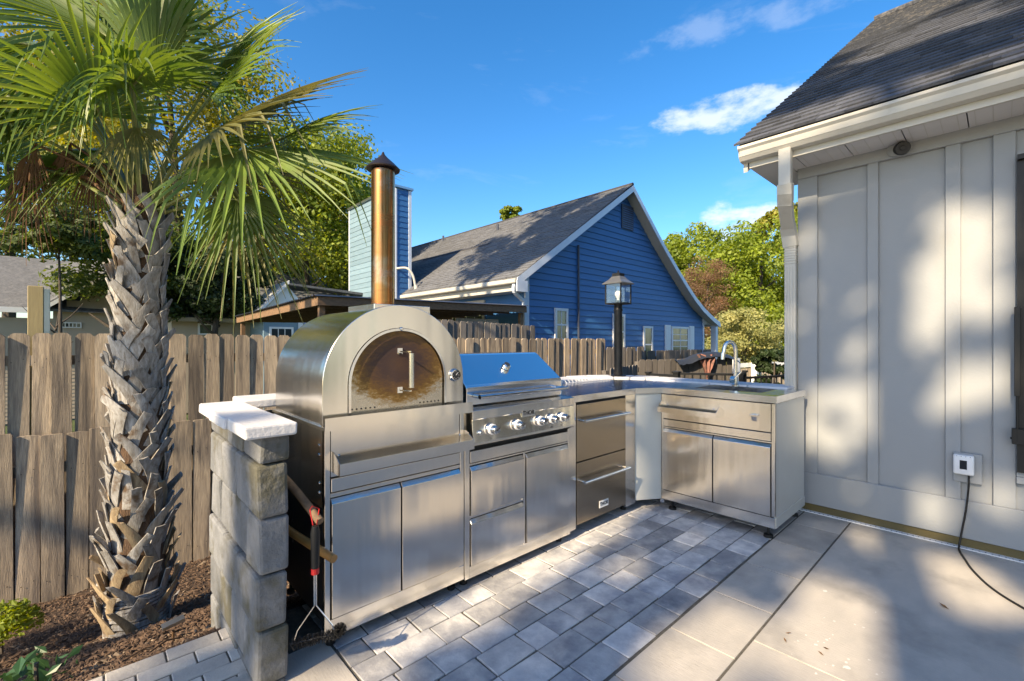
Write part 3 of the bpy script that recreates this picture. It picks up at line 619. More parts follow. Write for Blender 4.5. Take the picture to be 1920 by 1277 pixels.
MB().lathe([(.014, 0), (.014, .010), (.010, .016)], (1.515, FY-.035, .815), 18, (0,-1,0)).build('ignition_button', M['chrome'], gr, smooth=True)
mb = MB()
for x in (1.590, 1.782, 1.970, 2.166): mb.bar((x+.0, FY-.0395, .772), (x, FY-.0400, .779), .0045, .001, (0,1,0))
mb.bar((2.062, FY-.0395, .775), (2.084, FY-.0395, .775), .001, .004); mb.build('panel_marks', M['dark'], gr)
MB().box(1.828, FY-.0355, .862, 1.932, FY-.031, .902).build('name_plate', M['steel'], gr)
text_obj('THOR', .034, (1.88, FY-.0362, .882), RX, M['dark'], gr)
# hood
HP = [(1.955, .952), (1.952, 1.045), (1.962, 1.062), (2.175, 1.215), (2.195, 1.222), (2.42, 1.222), (2.50, 1.13), (2.51, .952)]
MB().prism([HP[0], HP[1], HP[2], (2.02, 1.105), HP[7]], 1.4795, 2.2505, 'x').build('hood_base', M['mirror'], gr)
hood = MB().prism([(a+.0, z+.0015) if z > 1 else (a, z) for a, z in HP], 1.478, 2.252, 'x').build('hood', M['mirror'], gr, bevel=.004, seg=2)
bpy.data.objects.remove(bpy.data.objects['hood_base'])
hb = MB(); hb.tube([(1.515, 1.885, 1.003), (2.225, 1.885, 1.003)], .0115, 16); hb = hb.build('hood_handle', M['chrome'], gr, smooth=True)
mb = MB()
for x in (1.53, 2.212): mb.tube([(x, 1.951, 1.003), (x, 1.886, 1.003)], .011, 12)
mb.build('handle_post', M['chrome'], hb, smooth=True)
hn = Vector((0, -(1.215-1.062), (2.175-1.962))).normalized()
kb = MB().lathe([(.026, 0), (.028, .008), (.026, .024), (.020, .030)], Vector((1.86, 2.065, 1.1378)), 26, hn).build('hood_thermometer', M['chrome'], gr, smooth=True)
MB().lathe([(.0185, 0), (.018, .001)], Vector((1.86, 2.065, 1.1378))+hn*.0302, 20, hn).build('dial', M['dark'], kb)
for x, y in ((1.47, 1.97), (2.24, 1.97), (1.47, 2.5), (2.24, 2.5)): MB().lathe([(.02, 0), (.02, .02), (.008, .025), (.008, .10)], (x, y, .0), 12).build('foot', M['black'], gr)
# ---- drawer fridge
fg = thing('drawer_fridge', 'brown-tinted steel two-drawer refrigerator with bar handles under the counter', 'fridge', (2.66, 2.2, 0))
MB().box(2.30, FY+.015, .10, 3.05, 2.55, .895).build('cabinet', M['dark'], fg)
MB().box(2.287, FY-.006, .06, 2.350, FY+.014, .897).build('stile', M['steel'], fg, bevel=.0015); MB().box(2.934, FY-.006, .06, 3.064, FY+.014, .897).build('stile', M['steel'], fg, bevel=.0015)
for z0, z1, hz in ((.502, .880, .775), (.085, .494, .372)):
    d_ = MB().box(2.356, FY-.010, z0, 2.928, FY+.012, z1).build('drawer', M['steel_dk'], fg, bevel=.0015)
    h_ = MB(); h_.tube([(2.375, FY-.060, hz), (2.905, FY-.060, hz)], .0105, 14)
    for x in (2.39, 2.89): h_.tube([(x, FY-.011, hz), (x, FY-.06, hz)], .009, 10)
    h_.build('handle', M['chrome'], d_, smooth=True)
MB().box(2.600, FY-.0125, .137, 2.704, FY-.0105, .185).build('name_plate', M['white'], fg)
text_obj('THOR', .034, (2.652, FY-.0132, .161), RX, M['dark'], fg)
for x in (2.32, 3.03): MB().lathe([(.022, 0), (.022, .02), (.008, .025), (.008, .10)], (x, 2.0, .0), 12).build('foot', M['black'], fg)
# ---- corner filler and countertop
cn = thing('corner_cabinet', 'plain pale grey corner panel joining the fridge and sink cabinets under the steel counter', 'cabinet', (3.4, 2.2, 0))
def oriented(p, q, z0, z1, th):
    p = Vector((*p, 0)); q = Vector((*q, 0)); d = (q-p).normalized(); n_ = Vector((d.y, -d.x, 0))*-th
    return MB().hexa([(v.x, v.y, z0) for v in (p, q, q+n_, p+n_)]+[(v.x, v.y, z1) for v in (p, q, q+n_, p+n_)])
oriented((3.070, 1.925), (3.264, 1.808), .075, .895, .02).build('panel', M['sidepanel'], cn, bevel=.002)
MB().lathe([(.016, 0), (.016, .006)], (3.262, 1.80, .062), 14, (-1,-.6,0)).build('latch', M['chrome'], cn)
top = MB().prism([(2.302, 1.912), (3.062, 1.912), (3.262, 1.792), (3.262, 1.806), (3.89, 1.806), (3.89, 2.10), (3.46, 2.60), (2.302, 2.60)], .897, .942, 'z').build('countertop', M['counter'], cn, bevel=.0015)
# ---- sink cabinet
SX = 3.27
sk = thing('sink_cabinet', 'stainless two-door sink cabinet with tray and bottle opener against the pale house', 'sink cabinet', (3.58, 1.4, 0))
MB().box(SX+.015, 1.02, .12, 3.88, 1.80, .72).build('cabinet', M['dark'], sk)
MB().box(SX, 1.005, .085, 3.90, 1.0145, .892).build('side_panel', M['sidepanel'], sk, bevel=.001)
MB().box(3.885, 1.015, .085, 3.90, 1.80, .892).build('back_panel', M['steel'], sk)
fr = MB(); fr.box(SX-.010, 1.005, .155, SX+.014, 1.026, .892); fr.box(SX-.010, 1.788, .155, SX+.014, 1.805, .892); fr.box(SX-.014, 1.003, .080, SX+.014, 1.805, .150); fr.box(SX-.009, 1.0265, .632, SX+.014, 1.7875, .641)
fr.build('frame', M['steel'], sk, bevel=.0015)
MB().box(3.2701, 1.0, .0805, 3.90, 1.0048, .15).build('side_plinth', M['sidepanel'], sk, bevel=.001)
MB().box(SX-.011, 1.030, .705, SX+.012, 1.785, .890).build('upper_panel', M['steel_v'], sk, bevel=.001)
MB().box(SX-.011, 1.030, .646, SX+.012, 1.785, .698).build('trim_panel', M['steel_v'], sk, bevel=.001)
front('door', sk, 1.030, 1.400, .157, .627, y=SX, plane='x'); front('door', sk, 1.408, 1.785, .157, .627, y=SX, plane='x')
tr = MB(); tx = SX-.011
tr.box(tx-.075, 1.355, .762, tx-.0725, 1.795, .800); tr.box(tx-.0724, 1.355, .762, tx-.0005, 1.795, .765)
for y in (1.355, 1.7925): tr.prism([(tx-.0724, .7651), (tx-.0005, .7651), (tx-.0005, .838), (tx-.02, .838), (tx-.0724, .80)], y, y+.0025, 'y')
tr.box(tx-.003, 1.3576, .7652, tx-.0005, 1.7924, .835)
tray = tr.build('tray', M['steel'], sk)
bolt(tray, (tx-.003, 1.75, .815), .007, (-1,0,0)); bolt(tray, (tx-.003, 1.40, .815), .007, (-1,0,0))
op = MB(); op.hexa([(tx, 1.11, .765), (tx, 1.145, .765), (tx, 1.145, .812), (tx, 1.11, .812), (tx-.012, 1.113, .770), (tx-.012, 1.142, .770), (tx-.022, 1.147, .812), (tx-.022, 1.108, .812)]); op.box(tx-.030, 1.105, .800, tx-.018, 1.150, .813)
op.build('bottle_opener', M['chrome'], sk, bevel=.002); 
# counter with sink basin cut out
ct = MB(); bx = (3.42, 1.14, 3.76, 1.62); zt, zb = .942, .897
ct.box(3.258, .995, zb, bx[0], 1.804, zt); ct.box(bx[2], .995, zb, 3.905, 1.804, zt); ct.box(bx[0], .995, zb, bx[2], bx[1], zt); ct.box(bx[0], bx[3], zb, bx[2], 1.804, zt)
ct.build('countertop', M['counter'], sk)
bs = MB(); bs.box(bx[0]-.001, bx[1]-.001, .74, bx[2]+.001, bx[3]+.001, .743); bs.box(bx[0]-.004, bx[1]-.004, .743, bx[0]-.001, bx[3]+.004, .896); bs.box(bx[2]+.001, bx[1]-.004, .743, bx[2]+.004, bx[3]+.004, .896); bs.box(bx[0]-.001, bx[1]-.004, .743, bx[2]+.001, bx[1]-.001, .896); bs.box(bx[0]-.001, bx[3]+.001, .743, bx[2]+.001, bx[3]+.004, .896)
bs.build('basin', M['steel'], sk)
for x, y in ((3.31, 1.06), (3.31, 1.74), (3.85, 1.06)): MB().lathe([(.030, 0), (.028, .018), (.009, .022), (.009, .12)], (x, y, .0), 14).build('foot', M['black'], sk, smooth=True)
# faucet
fc = thing('faucet', 'tall gooseneck brushed faucet rising behind the sink', 'faucet', (3.66, 1.40, .942))
fx, fy = 3.80, 1.458
pts = [(fx, fy, .943), (fx, fy, 1.22)] + [(fx-.045+.045*math.cos(t*math.pi/8), fy+(.055-.055*math.cos(t*math.pi/8))*.5, 1.22+.075*math.sin(t*math.pi/8)) for t in range(1, 9)] + [(fx-.095, fy+.06, 1.20)]
MB().tube(pts, .0155, 14).build('spout', M['steel'], fc, smooth=True)
MB().tube([(fx-.094, fy+.06, 1.205), (fx-.10, fy+.062, 1.155)], [.018, .016], 12).build('nozzle', M['steel'], fc, smooth=True)
MB().lathe([(.028, 0), (.028, .012), (.018, .02), (.018, .06)], (fx, fy, .9425), 20).build('base', M['steel'], fc, smooth=True)
mb = MB(); mb.bar((fx-.02, fy+.01, 1.005), (fx-.075, fy+.0, .985), .035, .035); mb.bar((fx-.05, fy-.01, 1.0), (fx-.03, fy-.055, 1.06), .008, .012); mb.build('handle', M['steel'], fc, bevel=.003)
# wire rack lying on the counter
rk_ = MB()
for k in range(15): x = 2.95+.045*k; rk_.tube([(x, 2.50, .944), (x, 2.52, .966), (x+.012, 2.55, .966), (x+.012, 2.57, .944)], .0022, 5)
rk_.tube([(2.94, 2.50, .946), (3.63, 2.50, .946)], .003, 6); rk_.tube([(2.94, 2.57, .946), (3.63, 2.57, .946)], .003, 6)
tag(rk_.build('wire_rack', M['white']), 'white wire rack lying at the back of the steel counter', 'rack')
# poles and grill brush between the oven and the stone wall
def pole(pts, r, m, lb):
    tag(MB().tube(smooth_path(pts, 3), r, 12).build('wooden_pole', M[m], smooth=True), lb, 'pole')
pole([(.575, 2.35, .80), (.60, 2.15, .735), (.63, 2.0, .675), (.665, 1.83, .589)], .0165, 'log', 'rough weathered wooden pole, upper of two beside the oven cabinet')
pole([(.60, 2.30, .505), (.64, 2.07, .475), (.708, 1.80, .438)], .0165, 'log2', 'smooth amber wooden pole, lower of two beside the oven cabinet')
gb = thing('grill_brush', 'black-handled wire grill brush hanging on a red cord beside the oven', 'grill brush', (.632, 1.79, .17))
gx, gy = .630, 1.785
MB().tube([(gx, gy, .435), (gx, gy, .45), (gx, gy, .57), (gx, gy, .595)], [.014, .015, .017, .012], 14).build('handle', M['black'], gb, smooth=True)
MB().tube([(gx, gy, .413), (gx, gy, .4345)], .0145, 14).build('collar', M['red'], gb)
mb = MB()
for s_ in (-1, 1):
    mb.tube([(gx+s_*.004, gy, .412), (gx+s_*.004, gy, .29), (gx+s_*.055, gy+s_*-.03, .205), (gx+s_*.064, gy-s_*.035, .17)], .0026, 6)
for k in range(26): mb.tube([(gx-.006, gy, .408-.0045*k), (gx+.006, gy, .4055-.0045*k)], .0016, 4)
mb.build('wire_neck', M['chrome'], gb)
mb = MB()
p0 = Vector((gx-.075, gy+.042, .155)); p1 = Vector((gx+.078, gy-.042, .172)); ax = (p1-p0).normalized(); s1 = ax.cross(Vector((0,0,1))).normalized(); s2 = ax.cross(s1)
mb.tube([p0, p1], .007, 8)
for k in range(520):
    t = random.random(); a = random.uniform(0, 6.28); d = (s1*math.cos(a)+s2*math.sin(a)); c_ = p0.lerp(p1, t); l = random.uniform(.016, .024); mb.bar(c_, c_+d*l+ax*random.uniform(-.004, .004), .0016, .0016)
for k in range(220):
    d = Vector((random.gauss(0, 1), random.gauss(0, 1), random.gauss(0, 1))).normalized(); mb.bar(p1+Vector((.0, 0, .012)), p1+Vector((0, 0, .012))+d*.026, .0016, .0016)
mb.build('bristles', M['black'], gb)
tag(MB().tube([(gx-.008, gy, .60), (gx-.014, 1.80, .655), (.640, 1.845, .652), (.672, 1.86, .63), (.655, 1.83, .60), (gx+.006, gy, .60)], .0022, 6).build('red_cord', M['red']), 'thin red cord looped over the upper wooden pole', 'cord')
# ================================================================== LAMP POST
lp = thing('lamp_post', 'black post lantern with a frosted bulb standing on the wall corner behind the counter', 'lamp', (3.88, 2.62, .956))
lx, ly = 3.83, 2.585
MB().tube([(lx, ly, .97), (lx, ly, 1.60)], .040, 24).build('pole', M['black'], lp, smooth=True)
mb = MB(); mb.lathe([(.046, 0), (.046, .012), (.041, .02), (.041, .065)], (lx, ly, 1.60), 24); mb.build('collar', M['black'], lp, smooth=True)
fl = MB(); fl.lathe([(.075, 0), (.075, .008), (.045, .016), (.045, .05)], (lx, ly, .957), 20); fl = fl.build('base_flange', M['black'], lp, smooth=True)
w2 = .092; z0, z1 = 1.665, 1.862
mb = MB(); mb.box(lx-w2, ly-w2, z0, lx+w2, ly+w2, z0+.012)
for sx_ in (-1, 1):
    for sy in (-1, 1): mb.box(lx+sx_*w2-.005*sx_-.005, ly+sy*w2-.005*sy-.005, z0+.0121, lx+sx_*w2-.005*sx_+.005, ly+sy*w2-.005*sy+.005, z1)
mb.build('lantern_frame', M['black'], lp)
mb = MB(); mb.hexa([(lx+a*.112, ly+b_*.112, z1+.0005) for a, b_ in ((-1,-1),(1,-1),(1,1),(-1,1))]+[(lx+a*.112, ly+b_*.112, z1+.010) for a, b_ in ((-1,-1),(1,-1),(1,1),(-1,1))])
mb.hexa([(lx+a*.108, ly+b_*.108, z1+.0105) for a, b_ in ((-1,-1),(1,-1),(1,1),(-1,1))]+[(lx+a*.066, ly+b_*.066, z1+.048) for a, b_ in ((-1,-1),(1,-1),(1,1),(-1,1))])
mb.hexa([(lx+a*.066, ly+b_*.066, z1+.0485) for a, b_ in ((-1,-1),(1,-1),(1,1),(-1,1))]+[(lx+a*.045, ly+b_*.045, z1+.078) for a, b_ in ((-1,-1),(1,-1),(1,1),(-1,1))])
M['lroof'] = mat('lantern_roof_paint', (.10,.10,.10), rough=.3)
mb.build('lantern_roof', M['lroof'], lp)
mb = MB(); mb.box(lx-.043, ly-.043, z1+.0785, lx+.043, ly+.043, z1+.108); mb.lathe([(.012, 0), (.015, .008), (.006, .014), (.008, .022), (.002, .032)], (lx, ly, z1+.1085), 12); mb.build('finial', M['black'], lp)
for s_ in (-1, 1):
    MB().box(lx+s_*(w2-.006)-.001, ly-w2+.010, z0+.013, lx+s_*(w2-.006)+.001, ly+w2-.010, z1-.001).build('glass_pane', M['lglass'], lp)
    MB().box(lx-w2+.010, ly+s_*(w2-.006)-.001, z0+.013, lx+w2-.010, ly+s_*(w2-.006)+.001, z1-.001).build('glass_pane', M['lglass'], lp)
MB().lathe([(.012, 0), (.015, .02), (.030, .045), (.034, .062), (.030, .080), (.018, .092), (.004, .096)], (lx, ly, z0+.040), 20).build('bulb', M['bulb'], lp, smooth=True)
MB().lathe([(.016, 0), (.016, .028)], (lx, ly, z0+.0125), 14).build('socket', M['black'], lp)

# ================================================================== PALM
random.seed(21)
RV = Vector((.733, -.680, 0)); FV = Vector((.680, .733, 0)); UV = Vector((0,0,1))
pb = Vector((.22, 3.70, -.55)); ptop = Vector((.235, 3.72, 2.10))
palm = thing('palm_tree', 'cabbage palm with criss-cross leaf bases on its trunk and a broad fan crown', 'palm', pb)
MB().tube([pb+Vector((0,0,-.1)), pb+Vector((0,0,.3)), pb.lerp(ptop, .45), pb.lerp(ptop, .8), ptop, ptop+Vector((0,0,.25))], [.165, .14, .125, .108, .095, .05], 20).build('trunk', M['core'], palm, smooth=True)
mb = MB()
for k in range(14): mb.tube([pb+Vector((.158*math.cos(a*.42), .158*math.sin(a*.42), .02+.022*k+random.uniform(-.006,.006))) for a in range(16)], .012, 5)
mb.build('root_rings', M['boot'], palm)
nb = 0
rows = 29
for r_ in range(rows):
    t = r_/(rows-1); zc_ = .07 + t*2.5
    nar = 8
    for k in range(nar):
        a = (k + .5*(r_ % 2))*2*math.pi/nar + random.uniform(-.12, .12)
        rad = .128 - .034*t + (0.012 if t < .1 else 0)
        slant = (1 if (r_ % 2) else -1)*random.uniform(.35, .65) if random.random() < .88 else 0
        l = random.uniform(.19, .26); wd = random.uniform(.046, .064)
        outw = random.uniform(.03, .075)*(1.5 if t < .3 else 1); cut = random.uniform(.55, .9)
        c0 = pb.lerp(ptop, min(1, zc_/2.65)); c0 = Vector((c0.x, c0.y, pb.z+zc_))
        er = Vector((math.cos(a), math.sin(a), 0)); et = Vector((-math.sin(a), math.cos(a), 0))
        st_ = []
        for q in range(5):
            s_ = q/4; rr_ = rad + .006 + outw*s_**1.5; aa = slant*l*s_/rad*.75
            er2 = Vector((math.cos(a+aa), math.sin(a+aa), 0)); et2 = Vector((-er2.y, er2.x, 0))
            ce = Vector((c0.x, c0.y, 0)) + er2*rr_ + Vector((0,0, c0.z - l*.15 + l*s_*.95))
            sl_ = (et2*math.cos(slant*.8) - UV*math.sin(slant*.8)*1.0)
            wq = wd*(1.38-.62*s_+(.10 if q == 4 else 0)); tk = .024*(1-.45*s_)
            st_.append((ce, sl_.normalized()*wq*.5, er2*tk*.5))
        vs = []; 
        for ce, u, n_ in st_: vs += [ce-u-n_*.4, ce-n_, ce+u-n_*.4, ce+u+n_*.4, ce+n_, ce-u+n_*.4]
        jag = Vector((0, 0, random.uniform(-.015, .02)))
        for q in (0, 5): vs[24+q] = vs[24+q]+jag
        fs = [(0,1,2,3,4,5), tuple(24+q for q in range(6))[::-1]]
        for q in range(4):
            for e_ in range(6): fs.append((6*q+e_, 6*q+6+e_, 6*q+6+(e_+1) % 6, 6*q+(e_+1) % 6))
        MB().add(vs, fs).build('boot', M['boot_tan' if random.random() < (.5 if t < .12 else .25 if t < .3 else .05) else 'boot'], palm, smooth=True); nb += 1
mb = MB()
for k in range(1500):
    a = random.uniform(0, 6.283); t = random.random(); r_ = .128-.034*t+random.uniform(.0, .03); c0 = pb.lerp(ptop, t); c0 = Vector((c0.x, c0.y, pb.z+.2+t*2.5))
    e1 = Vector((math.cos(a), math.sin(a), 0)); e2 = Vector((-e1.y, e1.x, 0)); p = c0+e1*r_; q = p+e1*random.uniform(-.005, .03)+e2*random.uniform(-.05, .05)+UV*random.uniform(-.08, .05)
    mb.add([p, p+e2*.002, q+e2*.0005, q], [(0,1,2,3)])
mb.build('fibre', M['core'], palm, kind='stuff')
heart = ptop + Vector((0, 0, .10))
def frond(offx, offy, offt, dirv, Lp, spread=115, seg=34, droop=.25, m='frond', seed=0, tilt=0.0, weep=1.0):
    rnd = random.Random(seed*77+5); S = 2.9/853
    hub = heart + RV*offx*S + UV*offy*S - FV*offt
    d = (RV*dirv[0] + UV*dirv[1] - FV*dirv[2]).normalized()
    nrm = (UV*(.8) - FV*(.55+tilt)); nrm = (nrm - d*nrm.dot(d)).normalized(); s_ = d.cross(nrm)
    Lm = Lp*S; mb = MB(); step = 2*R(spread)/(seg-1)
    for i in range(seg):
        a = -R(spread)+step*i + rnd.uniform(-.02, .02)
        k = abs(a)/R(spread); le = Lm*(1-.38*k*k)*rnd.uniform(.88, 1.06)
        dd = d*math.cos(a)+s_*math.sin(a)
        dd = (dd + nrm*.16*math.cos(a*1.4)).normalized(); sd_ = nrm.cross(dd).normalized()
        dr_ = droop*rnd.uniform(.55, 1.5); vs = []; n_ = 8; kink = rnd.random() < .16; kk = rnd.uniform(.5, .75)
        for q in range(n_):
            t = q/(n_-1)
            p = hub + dd*le*t + nrm*(-.10*le*(t**2)) - UV*(dr_*le*max(0, t-.25)**2*1.6*weep)
            if kink and t > kk: p = p - UV*(t-kk)*le*.7 - dd*(t-kk)*le*.55
            hw = min(le*t*math.tan(step*.5)*1.02, le*.42*math.tan(step*.5)*1.05)
            if t > .42: hw = le*.42*math.tan(step*.5)*1.05*(1-((t-.42)/.58)**1.15)
            hw = max(hw, .0012)
            vs += [p - sd_*hw, p - nrm*hw*.75, p + sd_*hw]
        fs = []
        for q in range(n_-1):
            b_ = 3*q; fs += [(b_, b_+1, b_+4, b_+3), (b_+1, b_+2, b_+5, b_+4)]
        mb.add(vs, fs)
    # stray threads
    o = mb.build('frond', M[m], palm)
    mid = heart.lerp(hub, .5)+UV*.03
    MB().tube([heart-UV*.12, mid, hub, hub+d*.12*Lm*2], [.016, .010, .008, .003], 6).build('stalk', M['petiole'] if m != 'deadfrond' else M['deadfrond'], o)
F_ = [(40,215,.05,(.05,1,.15),270,85,34,.12),(30,285,.0,(.45,1,0),260,90,34,.06),(120,200,-.05,(.8,.75,0),250,85,34,.06),(-10,120,.25,(.3,.6,.6),220,100,34,.15),(-230,60,.1,(-.8,.5,.1),230,95,32,.2),(165,115,.12,(1,.30,.1),300,100,42,.06),(225,70,.18,(1,-.35,.2),290,112,42,.12),
 (-50,295,.05,(-1,.55,.2),290,100,36,.25),(5,215,.28,(.1,-.8,.5),165,80,30,.4),(-110,215,.15,(-.9,-.35,.3),270,105,36,.4),(-175,275,.05,(-1,.1,0),250,105,34,.3),
 (-205,225,.2,(-.6,-.7,.2),220,90,34,.35),(190,-5,.05,(.55,-.75,.1),175,100,32,.4),(150,-30,-.15,(1,-.55,-.2),190,95,32,.35),(-30,335,-.1,(-.3,1,-.2),270,90,32,.15),
 (100,245,-.15,(.7,.8,-.1),250,95,34,.2),(60,165,.3,(.75,.1,.5),190,95,32,.3),(-70,170,.3,(-.7,.1,.5),200,95,32,.3),(120,60,-.2,(1,.1,-.3),230,100,32,.3),
 (-120,110,-.15,(-1,0,-.3),240,100,32,.35),(-100,70,-.05,(-.9,-.2,-.1),180,90,30,.35),(50,100,.25,(.4,-.7,.3),120,75,26,.4),(-20,255,-.25,(0,1,-.6),240,90,30,.2),
 (-215,135,.1,(-.8,-.6,.1),210,100,32,.6),(30,170,.2,(.5,.6,.5),170,95,30,.4),(255,120,-.05,(1,.35,.0),210,80,28,.15),(70,100,-.1,(.9,.3,-.2),220,95,30,.3),(-160,330,.1,(-.8,.7,.2),230,95,30,.25),(-140,180,-.1,(-1,.4,-.2),230,95,30,.3)]
for i, f in enumerate(F_): frond(*f[:3], f[3], f[4], f[5], f[6], f[7], 'frondold' if i in (13, 18, 5, 21) else 'frond', i+1)
for i, (a, b_, c_) in enumerate(((-130,105,.0),(-165,90,.1),(-110,85,-.1),(-190,60,.05))): frond(a, b_, c_, (-.15+.1*i, -1, .1), 125+10*i, 35, 22, .2, 'deadfrond', 60+i)
# little things in the bed
gl = thing('garden_light', 'small finned grey spotlight on a stake at the foot of the palm', 'garden light', (.26, 2.93, -.2))
gz = mz(.30, 2.78)
p = Vector((.30, 2.78, gz))
MB().tube([p-Vector((0,0,.02)), p+Vector((0,0,.075))], .006, 8).build('stake', M['brown'], gl)
mb = MB(); mb.bar(p+Vector((-.045, .0, .105)), p+Vector((.045, .0, .12)), .05, .014)
for k in range(9): q = p+Vector((-.04+.01*k, -.027, .100+.0017*k)); mb.bar(q, q+Vector((0, 0, .016)), .005, .006)
mb.build('lamp_head', M['capgal'], gl)
def leafy(name, lb, cat, c, r, n, m, size, grp=None, flat=.7):
    mb = MB(); c = Vector(c)
    for k in range(n):
        d = Vector((random.gauss(0,1), random.gauss(0,1), random.gauss(0,1))).normalized(); p = c+Vector((d.x*r, d.y*r, abs(d.z)*r*flat*1.4))*random.random()**.35
        u = Vector((random.gauss(0,1), random.gauss(0,1), random.gauss(0,.6))).normalized(); v_ = u.cross(d).normalized(); s_ = size*random.uniform(.6, 1.3)
        mb.add([p-u*s_, p+v_*s_*.45+d*s_*.15, p+u*s_, p-v_*s_*.45+d*s_*.15], [(0,1,2,3)])
    root = thing(name, lb, cat, c, grp); mb.build('foliage', M[m], root)
    MB().tube([c-Vector((0,0,.12)), c+Vector((0,0,r*.7))], .008, 6).build('stem', M['bark'], root); return root
leafy('shrub', 'bright yellow-green shrub at the left edge before the fence', 'shrub', (-.37, 3.88, -.36), .17, 900, 'lime', .022)
leafy('shrub', 'low grey-green broad-leaved plant in the mulch at the bottom left', 'plant', (-.16, 2.66, -.10), .14, 60, 'hosta', .035)
# twigs
for (a, b_, lb) in (((.17, 2.60), (.36, 2.78), 'thin reddish twig lying on the mulch under the garden light'), ((.10, 2.68), (.26, 2.74), 'dark bent stick lying left of the garden light')):
    tag(MB().tube([(a[0], a[1], mz(*a)+.012), ((a[0]+b_[0])/2, (a[1]+b_[1])/2+.02, mz((a[0]+b_[0])/2, (a[1]+b_[1])/2)+.03), (b_[0], b_[1], mz(*b_)+.012)], .004, 6).build('twig', M['chip']), lb, 'twig')

# ================================================================== FENCES
def picket_mesh(h, w_, dog, k, m):
    rnd = random.Random(k*31+int(h*100)); j = lambda a=.003: rnd.uniform(-a, a); c = .028; mb = MB()
    ph = [(-w_/2+.002, 0), (w_/2-.002, 0), (w_/2-.002+j(), h-c), (w_/2-c, h+j()), (-w_/2+c, h+j()), (-w_/2+.002+j(), h-c)] if dog else [(-w_/2+.002, 0), (w_/2-.002, 0), (w_/2-.002+j(), h-.006), (w_/2-.012, h+j()), (0, h+.004), (-w_/2+.012, h+j()), (-w_/2+.002+j(), h-.006)]
    mb.prism(ph, 0, .018, 'y'); me = mb.mesh('picket'); me.materials.append(M[m]); return me
def fence(label, p, q, base, topz, w_, m, dog=True, seed=1, jit=.006, posts=2.4, rails=(.25, .9), gap=.004, group=None, skip=None, lean=None, posth=0.0, pickrot=.03):
    rnd = random.Random(seed); p = Vector(p); q = Vector(q); d = (q-p).normalized(); Ln = (q-p).length; ang = math.atan2(d.y, d.x); nrm = Vector((-d.y, d.x))
    root = thing('wooden_fence', label, 'fence', (p.x, p.y, base), group)
    hs = [(topz(t) if callable(topz) else topz) for t in (0, 1)]
    mes = {}
    n_ = int(Ln/(w_+gap))
    for i in range(n_):
        t = (i+.5)/n_
        if skip and skip(i, t): continue
        tz = topz(t) if callable(topz) else topz
        h = round((tz-base)/.02)*.02; key = (h, rnd.randrange(3))
        if key not in mes: mes[key] = picket_mesh(h, w_, dog, key[1], m)
        o = link('picket', mes[key], None, root); c_ = p+d*Ln*t
        o.location = Vector((c_.x, c_.y, base+rnd.uniform(-jit, jit)))-root.location+root.location
        o.rotation_euler = (rnd.uniform(-.012, .012), rnd.uniform(-.004, .004), ang+rnd.uniform(-pickrot, pickrot))
        if lean and i in lean: o.rotation_euler.y += lean[i]
    nb_ = MB()
    for i in range(n_):
        if posts > 2.5: break
        t = (i+.5)/n_; c_ = p+d*Ln*t; tz = topz(t) if callable(topz) else topz
        if c_.x > 3 or base > -.94: break
        for f in rails:
            for s_ in (-.035, .035): nb_.lathe([(.004, 0), (.004, .001)], (c_.x+d.x*s_-nrm.x*.003, c_.y+d.y*s_-nrm.y*.006, base+(tz-base)*f+s_*.4), 6, (-nrm.x, -nrm.y, 0))
    if nb_.v: nb_.build('nail_heads', M['dark'], root, kind='stuff')
    for f in rails:
        z = base+(hs[0]-base)*f; MB().bar((p.x+nrm.x*.045, p.y+nrm.y*.045, z), (q.x+nrm.x*.045, q.y+nrm.y*.045, base+(hs[1]-base)*f), .04, .085).build('rail', M[m], root)
    k = 0
    while k*posts <= Ln:
        c_ = p+d*min(k*posts+.05, Ln)+nrm*.12; MB().box(c_.x-.045, c_.y-.045, base-.1, c_.x+.045, c_.y+.045, (topz(k*posts/Ln) if callable(topz) else topz)-.05+posth).build('post', M[m], root); k += 1
    return root
fa = Vector((-2.4, 5.70)); fb = Vector((7.05, 5.03))
fence('tall weathered dog-eared picket fence running behind the palm and the grill', fa, fb, -.95, lambda t: 1.375-.03*t, .130, 'fence', seed=3, pickrot=.018)
fence('low blackened-top board fence standing in front of the tall fence by the palm', (-1.6, 5.42), (2.6, 5.12), -.95, lambda t: .54+.03*t, .140, 'fence', dog=False, seed=9, jit=.02, rails=(.2, .8))
gp = thing('fence_post', 'yellowish square post rising above the tall fence at the left', 'post', (-.30, 5.78, -.9))
MB().box(-.395, 5.70, -.9, -.30, 5.795, 1.78).build('post', M['post'], gp, bevel=.003); MB().box(-.298, 5.72, -.9, -.262, 5.80, 1.76).build('metal_bracket', M['capgal'], gp)
fence('short run of round-topped pickets in front of the neighbour\'s dark porch', (3.0, 7.35), (7.45, 7.25), -.9, lambda t: 1.76-.10*t, .14, 'fencegr', seed=12)
fence('grey picket fence stepping down behind the lamp post', (7.08, 5.04), (8.3, 4.95), -.95, lambda t: 1.19, .14, 'fencegr', seed=14)
fence('grey picket fence running low beyond the counter toward the white railing', (7.78, 4.77), (9.94, 3.88), -.95, lambda t: .955, .14, 'fencedk', seed=15)
fence('dark picket fence directly under the blue gable wall', (9.6, 6.5), (14.5, 6.3), -.95, lambda t: 1.05, .14, 'fencedk', seed=17)
fence('low grey picket fence stub directly behind the lamp post base', (6.45, 4.50), (7.74, 4.78), -.95, lambda t: .85, .14, 'fencegr', seed=18)
